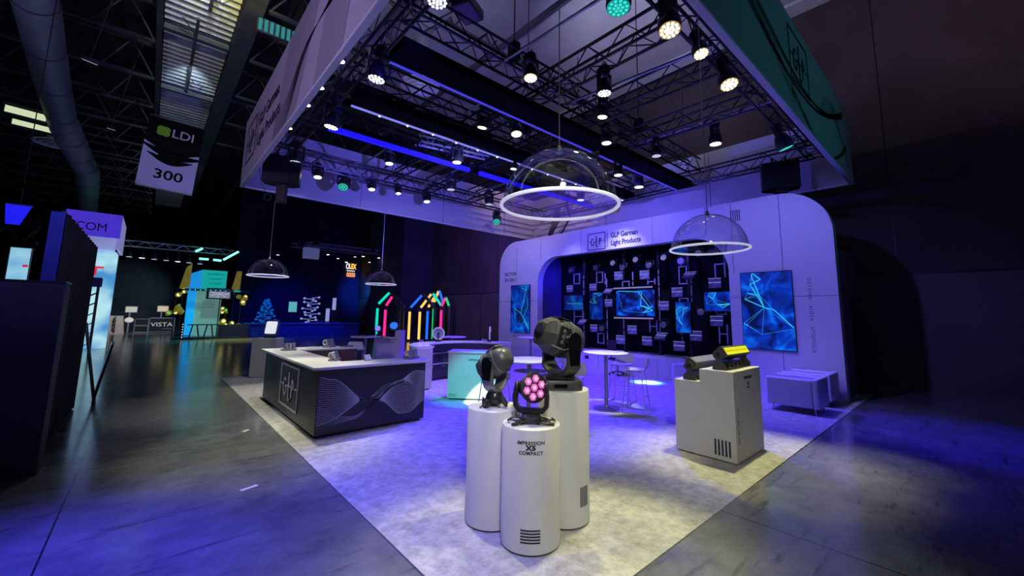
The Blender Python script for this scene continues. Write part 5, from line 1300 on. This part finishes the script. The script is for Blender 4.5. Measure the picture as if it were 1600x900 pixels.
def office_chair(label, x, y, rz):
    t = thing('task_chair', label, 'chair', (x, y, .012), rz)
    MB().prism(rrect(-.22, .0, .22, .42, .09, 6), -.02, .02, T(0, .2, .62) @ RX(PI/2)).build('backrest', satin, t, bevel=.01)
    MB().prism(rrect(-.23, -.22, .23, .22, .07, 6), .44, .50).build('seat', satin, t, bevel=.015)
    MB().cyl((0, 0, .10), (0, 0, .44), .025, n=12).build('gas_post', mgrey, t); MB().path([(0, .12, .46), (0, .24, .5), (0, .22, .7)], .018, 6).build('back_stem', satin, t)
    for k in range(5):
        a = k*2*PI/5; MB().cyl((0, 0, .11), (math.cos(a)*.26, math.sin(a)*.26, .06), .018, n=6).build('base_spoke', satin, t)
        MB().cyl((math.cos(a)*.26-.01, math.sin(a)*.26, .03), (math.cos(a)*.26+.01, math.sin(a)*.26, .03), .028, n=10).build('caster', satin, t)
office_chair('dark task chair with a rounded back standing before the niche bench', 10.75, 7.25, 1.2)
# plinth with small fixtures beside the far table
t = thing('box_plinth', 'lilac lit box plinth with small fixtures beyond the dark bar', 'plinth', (5.75, 12.3, .012), math.radians(-42))
MB().b2((-.42, -.22, .02), (.42, .22, 1.02)).build('plinth_body', plinth, t, bevel=.005); MB().b2((.22, -.22, 1.02), (.42, .22, 1.22)).build('raised_step', plinth, t, bevel=.005)
MB().b2((-.40, -.20, 0), (.40, .20, .02)).build('plinth_foot', ink, t)
text('IMPRESSION', .07, ink, 'lettering', (.12, -.223, .92), FACE_MY, t, 'CENTER'); text('FR SERIES', .05, ink, 'lettering', (.12, -.223, .84), FACE_MY, t, 'CENTER')
def small_head(label, loc, rz, s, lens_m, shell):
    t = thing('moving_light', label, 'moving head light', loc, rz)
    MB().lathe([(.09*s, 0), (.10*s, .03*s), (.07*s, .06*s)], 16).build('base', satin, t, smooth=True)
    m = MB(); m.box((-.13*s, 0, .18*s), (.035*s, .08*s, .24*s)); m.box((.13*s, 0, .18*s), (.035*s, .08*s, .24*s)); m.box((0, 0, .075*s), (.28*s, .08*s, .03*s)); m.build('yoke', satin, t, bevel=.008)
    H = T(0, 0, .26*s) @ RX(math.radians(70))
    MB().lathe([(.001, -.15*s), (.07*s, -.13*s), (.10*s, -.02*s), (.115*s, .10*s), (.11*s, .13*s), (.10*s, .135*s)], 20, H).build('head_shell', shell, t, smooth=True)
    MB().cyl((0, 0, .13*s), (0, 0, .14*s), .095*s, n=20, mt=H).build('lens', lens_m, t)
small_head('small white ringed moving head on the lilac plinth, left one', (5.45, 12.5, 1.03), -.7, .85, emis('lens_lav', (.25, .25, 1.0), 1.0), plasticw)
small_head('silver and black moving head on the lilac plinth, right one', (5.80, 12.22, 1.03), -.3, 1.15, emis('lens_blue', (.02, .2, 1.0), 1.0), alu)

# ================================================================== LEFT FOREGROUND STAND
t = thing('partition_box', 'large dark plain box wall at the left edge of the frame', 'partition', (0, 0, 0))
pd = mat('partition_dark', (.030, .028, .045), .55, noise=(2, .2), bump=(60, .1))
MB().b2((-4.5, 6.85, 0), (-.74, 7.25, 2.07)).build('front_panel', pd, t, bevel=.006); MB().b2((-4.5, 6.84, 2.07), (-.735, 7.26, 2.09)).build('top_cap', satin, t)
t = thing('drape_wall', 'tall dark draped partition running back along the aisle at left', 'partition', (0, 0, 0))
m = MB(); n = 60; vs = []
for k in range(n+1):
    y = 7.30+k*(10.9-7.30)/n; x = -.86+.025*math.sin(k*1.1); vs += [(x, y, .02), (x, y, 2.93), (x-.06, y, 2.93), (x-.06, y, .02)]
fs = []
for k in range(n):
    for j in range(4): fs.append((4*k+j, 4*k+(j+1) % 4, 4*k+4+(j+1) % 4, 4*k+4+j))
m._add(vs, fs+[(0, 1, 2, 3), (4*n, 4*n+3, 4*n+2, 4*n+1)]).build('drape_cloth', drape, t, smooth=True)
MB().b2((-1.00, 7.29, .0), (-.88, 7.35, 2.95)).build('end_panel', bluelit, t)  # end face lit blue; the light is put into its colour
MB().cyl((-.9, 7.3, 2.95), (-.9, 10.9, 2.95), .025, n=8).build('top_rail', satin, t)
spot('drape_end_light', (-1.1, 5.2, 3.8), (-1.05, 7.2, 2.4), 60, (.05, .05, 1.0), 50, .8)
t = thing('leaning_board', 'dark board on a slanted strut leaning at the end of the drape', 'board', (-.66, 11.7, 0), .05)
MB().box((0, 0, .55), (.04, .9, 1.1), RY(.15)).build('board_panel', satin, t, bevel=.01); MB().cyl((.02, -.4, .0), (-.25, -.1, 1.5), .025, n=8).build('strut', mgrey, t)
# neighbours behind it
t = thing('hanging_sign_box', 'bright ultramarine hanging sign panel at the far left', 'sign', (-1.90, 10.5, 3.16), 0)
MB()._add([(-.02, 0, 0), (.13, 0, 0), (.23, 0, .33), (-.05, 0, .33), (-.02, .05, 0), (.13, .05, 0), (.23, .05, .33), (-.05, .05, .33)], [(0, 1, 2, 3), (7, 6, 5, 4), (0, 4, 5, 1), (1, 5, 6, 2), (2, 6, 7, 3), (3, 7, 4, 0)]).build('sign_face', emis('ultramarine_face', (.01, .01, .85), 1.0), t); MB().b2((-.06, .05, .33), (.24, .08, .36)).build('frame', satin, t); MB().cyl((.1, .06, .34), (.1, .06, 10.0), .008, n=5).build('hanging_wire', cablem, t)
t = thing('lit_sign_panel', 'glowing pale blue standing screen above the dark box wall at left', 'screen', (-2.59, 16.0, 2.0), 0)
MB().b2((-.19, 0, 0), (.19, .06, 1.30)).build('screen_frame', alu, t); MB().b2((-.03, .02, -2.0), (.03, .05, 0)).build('screen_pole', satin, t)
def gradpanel(name):
    m = bpy.data.materials.new(name); m.use_nodes = True; nt = m.node_tree; b = nt.nodes['Principled BSDF']; N = nt.nodes.new; L = nt.links.new
    tc = N('ShaderNodeTexCoord'); n = N('ShaderNodeTexNoise'); n.inputs['Scale'].default_value = .8; L(tc.outputs['Object'], n.inputs['Vector'])
    r = N('ShaderNodeValToRGB'); r.color_ramp.elements[0].position = .38; r.color_ramp.elements[0].color = (.06, .28, .62, 1); r.color_ramp.elements[1].position = .62; r.color_ramp.elements[1].color = (.45, .78, .85, 1)
    L(n.outputs['Fac'], r.inputs['Fac']); L(r.outputs['Color'], b.inputs['Emission Color']); b.inputs['Emission Strength'].default_value = 1.0; b.inputs['Base Color'].default_value = (.05, .05, .05, 1)
    return m
gp = gradpanel('pale_blue_screen_image')
MB().b2((-.17, -.01, .04), (.17, 0, 1.28)).build('screen_image', gp, t); MB().b2((.07, -.02, .80), (.16, -.01, .86)).build('red_mark', emis('red_mark', (.6, .02, .08), .9), t)
truss('short black truss before the pale screen at far left', (-2.6, 12.0, 3.02), (-1.75, 12.0, 3.02), .15, .30, trussm, None, .2)
# --- .COM stand
t = thing('stand_header', 'violet hanging stand header reading .COM with white underside', 'sign', (0, 0, 0))
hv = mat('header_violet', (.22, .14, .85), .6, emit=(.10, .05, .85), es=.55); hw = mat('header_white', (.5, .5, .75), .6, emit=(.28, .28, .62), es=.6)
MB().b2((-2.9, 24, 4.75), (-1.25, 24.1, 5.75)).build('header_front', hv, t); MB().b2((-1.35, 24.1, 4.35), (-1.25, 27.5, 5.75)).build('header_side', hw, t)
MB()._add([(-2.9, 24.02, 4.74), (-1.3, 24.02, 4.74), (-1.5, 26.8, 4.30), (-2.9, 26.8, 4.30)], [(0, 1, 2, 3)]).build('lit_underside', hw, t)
text('CKET.COM', .48, ink, 'lettering', (-1.66, 23.985, 4.98), FACE_MY, t, 'RIGHT', sx=.85)
o = MB().prism([(-2.3, 0.0), (-.98, 0.0), (-.98, 4.25), (-1.06, 4.35), (-2.3, 4.35)], 26, 26.4, Matrix(((1, 0, 0, 0), (0, 0, 1, 0), (0, 1, 0, 0), (0, 0, 0, 1)))).build('lit_backwall', gp)
tw = thing('stand_backwall', 'glowing sky blue stand wall with a red letter at the left', 'exhibit wall', (-.35, 0, 0)); o.parent = tw
text('T', .55, emis('red_letter', (.75, .02, .06), 1.0), 'red_letter', (-1.66, 25.98, 3.25), (PI/2, 0, 0), tw, 'CENTER', sx=1.6, bold=.02)
t = thing('truss_tower', 'violet grey truss tower standing before the sky blue wall', 'truss', (-1.85, 22.5, 0))
m = MB()
for sx in (-.28, .28):
    for sy in (-.2, .2): m.cyl((sx, sy, 0), (sx, sy, 2.75), .03, n=6)
m.build('uprights', mgrey, t); m = MB()
for k in range(7):
    z = .1+k*.38
    for sy in (-.2, .2): m.cyl((-.28, sy, z), (.28, sy, z+.38), .015, n=5)
m.build('bracing', mgrey, t); MB().b2((-.36, -.25, 2.6), (.36, .25, 2.95)).build('head_block', mat('violet_block', (.25, .22, .5), .6), t, bevel=.02)

# --- VISTA case and the demo desks
t = thing('flight_case', 'black flight case with silver edges reading VISTA', 'flight case', (.78, 40.5, 0), 0)
MB().b2((-.72, 0, .08), (.72, .7, 1.08)).build('case_body', barblack, t); MB().b2((-.66, .04, 0), (.66, .66, .08)).build('caster_base', satin, t); m = MB()
for x in (-.72, .72): m.b2((x-.03, -.03, .08), (x+.03, .03, 1.10))
m.b2((-.75, -.03, 1.06), (.75, .03, 1.12)); m.b2((-.75, -.03, .05), (.75, .03, .10)); m.build('edge_extrusions', alu, t)
text('VISTA', .42, emis('logo_pale', (.6, .6, .62), .7), 'lettering', (0, -.035, .48), FACE_MY, t, 'CENTER', sx=1.15); text('by chroma', .12, emis('logo_dim', (.25, .25, .25), .6), 'lettering', (.35, -.035, .27), FACE_MY, t, 'CENTER')
for (x, y, lb, c) in ((.75, 40.9, 'console monitor glowing beige on top of the lettered flight case', (.62, .5, .35)), (-1.0, 41.0, 'console monitor glowing grey beside the silver cable cover', (.5, .5, .48))):
    t = thing('console_monitor', lb, 'monitor', (x, y, 1.08 if x > 0 else 1.0)); MB().b2((-.36, 0, .45), (.36, .06, .95)).build('monitor_shell', dgrey, t, bevel=.02)
    MB().b2((-.31, -.01, .50), (.31, 0, .90)).build('monitor_image', emis('mon_%d' % (x*10), c, .9), t); MB().b2((-.1, 0, 0 if x > 0 else -1.0), (-.02, .08, .5)).build('monitor_arm', alu, t)
    if x > 0: MB().b2((-.6, -.2, 0), (.5, .3, .05)).build('console_deck', alu, t)
t = thing('draped_stand', 'pale equipment cover with a dark coiled cable beside two round lamps', 'equipment stand', (-1.75, 40.2, 0))
MB().loft([[(-.55, -.3, 0), (.55, -.3, 0), (.55, .3, 0), (-.55, .3, 0)], [(-.40, -.25, 1.25), (.40, -.25, 1.25), (.40, .25, 1.25), (-.40, .25, 1.25)]]).build('cover', mat('pale_cover', (.55, .52, .50), .7, noise=(6, .1)), t)
MB().path([(.08*math.sin(k*1.2), -.33-.01*k/8, .15+k*.045) for k in range(25)], .03, 6).build('coiled_cable', cablem, t, smooth=True)
for s_ in (-1, 1): MB().lathe([(.001, -.05), (.22, -.04), (.25, 0), (.22, .05), (.001, .06)], 16, T(s_*.72, -.1, .95) @ RX(.9)).build('side_lamp', plasticw, t, smooth=True)
for i, (x, z, lb) in enumerate(((-.35, .0, 'lower silver edged rack case left of the lettered case'), (-.35, .52, 'upper silver edged rack case left of the lettered case'))):
    t = thing('rack_case', lb, 'flight case', (x, 41.6, z)); MB().b2((-.38, 0, 0), (.38, .6, .5)).build('case_body', satin, t); m = MB()
    for q in (-.38, .38): m.b2((q-.025, -.03, 0), (q+.025, .02, .5))
    m.b2((-.4, -.03, .46), (.4, .02, .5)); m.b2((-.4, -.03, 0), (.4, .02, .04)); m.build('edge_extrusions', alu, t)
spot('demo_desk_light', (-.4, 37, 5.5), (-.6, 40.8, .5), 900, (1, .93, .85), 55, .7)
o = MB().b2((-3.6, 44.0, 0), (3.0, 44.1, 5.6)).build('black_backdrop', drape); tag(o, 'dark backdrop drape behind the demo desks in the distance', 'drape')
spot('smoke_grey_light', (1.8, 39, 3.2), (-1.2, 44, 2.9), 900, (.35, .6, .75), 60, 1.0)
truss('silver truss line with hanging lamps above the demo desks', (-1.6, 35.6, 5.75), (4.2, 35.6, 5.75), .35, .35, alu, None, .5)
def far_lamp(label, loc, em, s=1.0, top=5.78, g='lamps on the distant truss lines'):
    t = thing('distant_stage_light', label, 'stage light', loc, 0, g)
    MB().lathe([(.13*s, 0), (.15*s, .08*s), (.12*s, .28*s), (.04*s, .34*s)], 10).build('lamp_head', satin, t, smooth=True)
    MB().cyl((0, 0, -.01), (0, 0, .005), .12*s, n=10).build('lens', em, t)
    MB().box((0, 0, .42*s), (.06, .06, .2*s)).build('clamp', satin, t)
    if top: MB().cyl((0, 0, .5*s), (0, 0, top-loc[2]), .015, n=5).build('drop_rod', satin, t)
for i, x in enumerate((-1.3, -.7, -.1, .5, 1.1, 1.7, 2.3)):
    far_lamp('lamp hanging on the silver truss line over the demo desks, %s from the left' % ['first', 'second', 'third', 'fourth', 'fifth', 'sixth', 'seventh'][i], (x, 35.425, 5.05-.02*i), [led_dim, led_white][i % 3 == 1], 1.2)

# --- teal and yellow stand
t = thing('teal_tower', 'tall teal lit box tower with text lines at the distant stand', 'exhibit tower', (0, 0, 0))
tl = mat('teal_face', (.3, .55, .55), .5, emit=(.0, .42, .36), es=.75); tl2 = mat('cyan_face', (.2, .5, .8), .5, emit=(.0, .25, .70), es=.9); tl3 = mat('grey_teal_face', (.35, .45, .42), .5, emit=(.10, .20, .17), es=.8)
MB().b2((2.35, 33.0, 3.1), (3.65, 34.3, 4.35)).build('upper_box', tl, t); MB()._add([(1.55, 33.8, 3.0), (2.34, 33.0, 3.0), (2.34, 33.0, 4.35), (1.55, 33.8, 4.0)], [(0, 1, 2, 3)]).build('side_face', tl2, t)
MB().b2((2.15, 33.2, 0), (3.5, 34.2, 3.1)).build('lower_body', tl3, t); MB().b2((1.72, 33.1, .15), (2.14, 33.5, 3.0)).build('cyan_column', tl2, t)
for z, s_ in ((4.05, .16), (3.75, .12), (3.45, .12)): text('ILLUMINATE', s_, ink, 'lettering', (3.05, 32.99, z), FACE_MY, t, 'CENTER')
for z in (2.3, 2.1, 1.9): text('LIGHTING', .13, ink, 'lettering', (2.85, 33.19, z), FACE_MY, t, 'CENTER')
t = thing('wide_screen', 'dark framed wide screen with white streaks at the distant stand', 'screen', (3.35, 32.4, 2.45)); MB().b2((-.03, .09, -2.45), (.03, .13, .5)).build('stand_pole', satin, t)
MB().b2((-.75, 0, 0), (.62, .08, .72)).build('screen_frame', black, t); MB().b2((-.62, -.01, .08), (.50, 0, .64)).build('screen_image', emis('grey_streaks', (.22, .22, .33), .9), t)
m = MB()
for k in range(7): m.cyl((-.06, -.02, .36), (-.06+.5*math.cos(k*.9), -.02, .36+.26*math.sin(k*.9)), .006, .02, n=4)
m.build('white_streaks', emis('streaks', (.6, .6, .75), 1.0), t)
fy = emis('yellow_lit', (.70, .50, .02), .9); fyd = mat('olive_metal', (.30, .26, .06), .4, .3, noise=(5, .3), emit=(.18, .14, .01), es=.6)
for (x, y, lb) in ((1.45, 32.6, 'bronze yellow upright banner left of the teal tower'), (4.15, 32.9, 'olive upright banner right of the teal tower')):
    t = thing('upright_banner', lb, 'banner', (x, y, 3.05)); MB().b2((-.02, .02, -3.05), (.02, .06, .4)).build('banner_pole', satin, t); MB()._add([(-.22, 0, 0), (.28, 0, .1), (.30, 0, 1.65 if x < 2 else 1.35), (.02, 0, 1.35)], [(0, 1, 2, 3)]).build('banner_sheet', fyd, t)
    MB().prism([(-.10, .0), (.10, .0), (.24, 1.3), (.12, 1.3)], -.03, -.01, RX(PI/2)).build('bright_stripe', fy if x < 2 else fyd, t)
def yellow_cluster(label, x, y, z, n, sx, sz, seed):
    rnd = random.Random(seed); t = thing('moving_light_cluster', label, 'moving head lights', (x, y, z)); m = MB(); g = MB()
    for k in range(n):
        a, b = rnd.uniform(-sx, sx), rnd.uniform(-sz, sz); s_ = rnd.uniform(.07, .12)
        m.cyl((a, -.1, b), (a+rnd.uniform(-.15, .15), .12, b+rnd.uniform(-.2, .2)), s_, s_*.7, n=10); m.torus((a, 0, b), s_*1.3, .02, 12, 5, axis='y')
        if k % 3 == 0: g.cyl((a, -.12, b), (a, -.115, b), s_*.9, n=10)
    m.build('head_shells', fyd, t, smooth=True); g.build('lit_lenses', emis('yellow_beam', (1.0, .85, .25), 1.5), t)
    MB().b2((-.03, .12, -z), (.03, .18, sz*1.1)).build('support_pole', satin, t)
yellow_cluster('tangle of yellow lit moving heads left of the teal tower', 1.15, 32.5, 2.3, 8, .35, .75, 5)
yellow_cluster('tangle of yellow lit moving heads right of the wide screen', 4.5, 32.4, 2.45, 7, .35, .35, 6)
yellow_cluster('row of yellow lit moving heads above the dark deck at the distant stand', 3.9, 32.0, 1.0, 8, .55, .25, 7)
yellow_cluster('pair of yellow beams below the wide screen', 3.7, 32.1, 1.75, 4, .4, .12, 8)
t = thing('stand_deck', 'low black deck with open trestle frame under the teal tower', 'platform', (0, 0, 0))
MB().b2((1.1, 31.0, 0), (4.9, 32.6, .14)).build('deck_slab', satin, t); MB().b2((3.3, 31.2, .14), (4.9, 32.4, .85)).build('counter_block', mat('navy_block', (.02, .02, .08), .5), t)
m = MB()
for x in (1.9, 2.35, 2.6, 3.05): m.cyl((x+(.12 if x in (1.9, 2.6) else -.12), 31.2, .85), (x, 31.2, .14), .035, n=6)
m.b2((1.75, 31.15, .84), (3.3, 31.25, .90)); m.build('trestle_frame', satin, t)
t = thing('lamp_post', 'black perforated post at the left end of the distant deck', 'post', (1.55, 31.0, 0)); MB().b2((-.06, -.06, 0), (.06, .06, 1.0)).build('post_body', satin, t); m = MB()
for k in range(6): m.box((0, -.065, .15+k*.15), (.05, .01, .06))
m.build('lit_slots', led_dim, t)
m = MB(); m.b2((1.5, 32.3, 2.95), (4.9, 32.45, 3.08)); o = m.build('lighting_bar', satin); tag(o, 'black bar with teal dots across the front of the teal tower', 'lighting bar')
m = MB()
for k in range(8): m.cyl((1.75+k*.26, 32.28, 3.01), (1.75+k*.26, 32.295, 3.01), .035, n=8)
d_ = m.build('teal_dots', led_teal, o)
for (p, q, lb) in (((3.35, 33, 5.1), (4.15, 33, 5.75), 'slanted glowing mint tube light above the teal tower'), ((1.9, 34, 5.6), (2.25, 34, 5.85), 'short mint tube light on the distant truss, left'), ((2.1, 33.5, 5.1), (2.6, 33.5, 5.1), 'flat mint bar light over the teal tower, left'), ((2.85, 33.5, 5.1), (3.3, 33.5, 5.08), 'flat mint bar light over the teal tower, right')):
    t = thing('tube_light', lb, 'tube light', p); q = Vector(q)-Vector(p)
    MB().cyl((0, 0, 0), q, .07, n=8).build('glowing_tube', emis('mint_tube', (.25, 1.0, .75), 1.6), t); MB().cyl(q*.5, (q.x*.5, q.y*.5, 13.2-p[2]), .012, n=5).build('hanging_wire', cablem, t)
spot('teal_stand_light', (2.9, 30.5, 5.4), (2.7, 31, 0), 700, (.1, .9, .7), 90, .9); spot('yellow_stand_light', (4.2, 30.5, 3.6), (4.2, 29.5, 0), 700, (1.0, .8, .1), 80, .9)
spot('teal_haze_light', (3.5, 30, 4.5), (-1.5, 31.5, 5.0), 200, (.2, .8, .7), 80, 1.0)

# --- blue area behind the bar: lamp trees, speakers, stage table
def lamp_tree(label, x, y, h, wd, c1, seed, n=26, cone=True):
    rnd = random.Random(seed); t = thing('lamp_tree', label, 'light display', (x, y, 0))
    MB().cyl((0, 0, 0), (0, 0, h), .05, n=8).build('mast', alu, t); b = MB(); l = MB()
    for k in range(n):
        u = k/n; z = h*(1-.75*u); r = wd*((.12+u) if cone else (1.0 if k % 2 else .85)); a = k*2.4
        px_, py_ = math.cos(a)*r, math.sin(a)*r*.5
        b.cyl((0, 0, z-.05), (px_, py_, z), .022, n=5); l.lathe([(.001, .1), (.085, .06), (.105, 0), (.06, -.06), (.001, -.08)], 8, T(px_, py_, z))
    b.build('arms', c1, t); l.build('lamp_heads', c1, t, smooth=True)
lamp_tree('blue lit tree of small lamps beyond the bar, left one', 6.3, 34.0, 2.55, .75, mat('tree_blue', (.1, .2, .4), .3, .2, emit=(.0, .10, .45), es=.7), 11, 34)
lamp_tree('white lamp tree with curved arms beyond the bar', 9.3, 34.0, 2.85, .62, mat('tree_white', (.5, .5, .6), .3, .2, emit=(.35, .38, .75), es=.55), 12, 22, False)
for i, (x, z, w_, h_, lb, c) in enumerate(((7.9, 1.7, .55, .75, 'small teal green poster screen beyond the bar', (.12, .5, .5)), (11.3, 1.0, .28, 1.0, 'pale upright lit strip panel, lower one beyond the bar', (.3, .35, .75)), (11.75, 1.9, .28, .95, 'pale upright lit strip panel, upper one beyond the bar', (.3, .35, .75)))):
    t = thing('light_display', lb, 'screen', (x-(.9 if i else 0), 33.5, z)); MB().b2((-w_/2-.03, 0, -.03), (w_/2+.03, .06, h_+.03)).build('panel_frame', satin, t); MB().b2((-w_/2, -.01, 0), (w_/2, 0, h_)).build('panel_image', emis('lp%d' % i, c, .8), t)
    MB().b2((-.03, 0, -z), (.03, .04, 0)).build('panel_post', satin, t)
for i, (x, z, lb) in enumerate(((11.6, .0, 'left lower'), (12.5, .0, 'right lower'), (12.3, 1.1, 'upper'))):
    t = thing('loudspeaker', 'dark box loudspeaker in the stack beyond the bar, %s one' % lb, 'loudspeaker', (x-1.2, 34.5, z), 0, 'loudspeaker stack beyond the bar')
    MB().b2((-.42, 0, 0), (.42, .6, 1.08)).build('cabinet', mat('spk_violet', (.06, .05, .10), .6), t, bevel=.02); MB().torus((0, -.01, .45), .28, .03, 20, 6, axis='y').build('driver_ring', satin, t, smooth=True)
t = thing('stage_table', 'long blue lit draped table beyond the bar', 'table', (0, 0, 0)); MB().b2((4.8, 31.6, 0), (12.2, 33.0, .86)).build('table_drape', bluelit, t); MB().b2((4.75, 31.55, .86), (12.25, 33.05, .92)).build('table_top', mat('blue_top', (.05, .10, .5), .4), t)
spot('blue_stage_light', (8.5, 29.5, 4.8), (8.0, 33, .6), 900, (.02, .05, 1.0), 100, .9)
o = MB().b2((4.9, 40.0, 0), (15.2, 40.1, 12.2)).build('far_drape', mat('blue_lit_far_drape', (.012, .016, .075), .9, noise=(2, .3), bump=(12, .4))); tag(o, 'tall blue lit drape behind the far stands', 'drape')  # deep blue light on this drape is partly in its colour
spot('far_drape_light', (14.2, 36.5, 4.0), (15.2, 39.8, 3.6), 700, (.02, .16, 1.0), 80, 1.0); spot('far_drape_light_left', (7.5, 36, 4.5), (9.0, 40, 1.5), 300, (.02, .03, 1.0), 90, 1.0)
# sign on the far drape
t = thing('glowing_wall_sign', 'small orange and white glowing sign reading LEX with a badge row below', 'sign', (13.95, 39.9, 5.35)); t.scale = (.42, 1, .82)
og = emis('sign_orange', (1.0, .50, .12), 1.6); ow = emis('sign_white', (.85, .8, .9), 1.4)
text('LEX', .85, og, 'lettering', (.28, 0, .72), FACE_MY, t, sx=1.1, bold=.03); MB().torus((-.05, 0, 1.0), .30, .06, 20, 6, axis='y').build('ring_emblem', ow, t, smooth=True); MB().b2((-.2, -.02, .42), (1.6, 0, .50)).build('line', ow, t)
m = MB()
for k in range(4): m.torus((.05+k*.48, 0, .0), .20, .07, 16, 5, axis='y')
m.build('badge_row', emis('badge_orange', (1.0, .35, .12), 1.2), t, smooth=True)
# far truss rig with lamps at centre
t1 = truss('blue lit truss ring far above the lamp trees, near side', (7.6, 30, 6.2), (12.8, 30, 6.2), .3, .3, blue_alu, None, .5)
truss('blue lit truss ring far above the lamp trees, far side', (7.6, 34, 6.6), (13.0, 34, 6.6), .3, .3, blue_alu, None, .5)
t = thing('hung_screen_box', 'pale box hung under the distant blue truss', 'screen', (7.9, 29.72, 5.35)); MB().b2((-.5, 0, 0), (.5, .3, .75)).build('box_shell', mat('pale_box', (.3, .32, .5), .6, emit=(.10, .12, .3), es=.5), t, bevel=.03); MB().b2((-.02, .1, .75), (.02, .14, 1.0)).build('hanger', steel, t)
for i, (x, y, z) in enumerate(((5.9, 29, 5.4), (9.0, 30, 5.75), (9.7, 30.5, 5.55), (10.3, 30, 5.35), (10.9, 30, 5.8), (11.5, 30, 5.9), (12.0, 30.2, 5.5), (12.7, 30, 5.9), (8.2, 30, 5.5))):
    far_lamp('tiny bright lamp on the distant blue truss, %s from the left' % ['first', 'third', 'fourth', 'fifth', 'sixth', 'seventh', 'eighth', 'ninth', 'second'][i], (x, 29.85, z), led_warm if i % 2 else led_white, .7, 6.25)

# --- house shaped neon arches at centre back
def neon_house(label, x, y, w_, eave, peak, cols, rz=0, g='house shaped neon frames'):
    """two black posts and a pitched top, glowing tubes inset"""
    t = thing('neon_arch', label, 'light frame', (x, y, 0), rz, g); bt = .20
    P = [(-w_/2, 0), (-w_/2, eave), (0, peak), (w_/2, eave), (w_/2, 0)]
    nm_ = ['left_post', 'left_rafter', 'right_rafter', 'right_post']
    for k in range(4):
        a, b = Vector((P[k][0], 0, P[k][1])), Vector((P[k+1][0], 0, P[k+1][1])); d = b-a; L_ = d.length
        R_ = Matrix.Translation(a) @ Matrix.Rotation(math.atan2(d.x, d.z), 4, 'Y')
        MB().b2((-bt/2, -bt/2, -.03), (bt/2, bt/2, L_+.03), R_).build(nm_[k], satin, t, bevel=.01)
        if cols[k]:
            MB().b2((-.075, -bt/2-.04, L_*.06), (.075, -bt/2, L_*.90), R_).build('neon_tube', neon[cols[k]], t, bevel=.01)
neon_house('neon frame with teal rafter and post, leftmost', 10.92, 23.51, 1.50, 2.24, 3.05, ('teal', 'teal', None, None), -.75)
neon_house('neon frame with pink rafter, second from the left', 11.08, 23.53, 0.80, 2.15, 2.8, ('pink', 'pink', None, None), -.75)
neon_house('neon frame with yellow post and teal far rafter, third from the left', 12.92, 23.12, 1.60, 2.05, 2.98, ('yellow', 'blue', None, None), -.75)
neon_house('neon frame with two yellow tubes, fourth from the left', 13.44, 22.87, 1.50, 2.05, 3.08, ('yellow', 'yellow', 'teal', None), -.75)
neon_house('neon frame with blue post, fifth from the left', 13.65, 22.85, 0.90, 2.10, 2.89, ('blue', 'yellow', None, None), -.75)
neon_house('neon frame with green post, sixth from the left', 13.80, 22.67, 0.60, 2.43, 3.26, ('green', 'yellow', 'blue', None), -.75)
neon_house('neon frame with pink post, rightmost', 13.99, 22.15, 0.50, 2.19, 2.80, ('pink', 'pink', 'green', None), -.75)
spot('neon_area_light', (10.8, 18.5, 3.6), (12.5, 21.5, 1.0), 160, (.5, .4, 1.0), 100, 1.0)
# fragments of white tape and a stray mark on the concrete
for i, (x, y, w_, h_, a, lb) in enumerate(((.93, 5.05, .16, .04, .3, 'short strip of white tape on the concrete left of the carpet'), (1.25, 7.4, .12, .05, .9, 'bit of white tape on the concrete by the bar corner'), (7.55, -.85, .62, .02, -.25, 'pale straight scratch on the concrete at the right'))):
    o = MB().b2((-w_/2, -h_/2, 0), (w_/2, h_/2, .002)).build('floor_tape', plasticw if i < 2 else mat('scratch', (.35, .35, .55), .6)); o.location = (x, y, .001); o.rotation_euler = (0, 0, a); tag(o, lb, 'tape')
for k in list(bpy.data.objects):
    if k.type == 'EMPTY' and k.location.z < -40: bpy.data.objects.remove(k)

for x, y, z, lb in ((-1.0, 35.6, 6.05, 'over the demo desks, left'), (3.6, 35.6, 6.05, 'over the teal tower'), (8.2, 30, 6.45, 'near blue truss, left'), (12.2, 30, 6.45, 'near blue truss, right'), (8.2, 34, 6.85, 'far blue truss, left'), (12.4, 34, 6.85, 'far blue truss, right')):
    hoist('thin chain and motor carrying a distant truss, '+lb, x, y, z, 13.2)
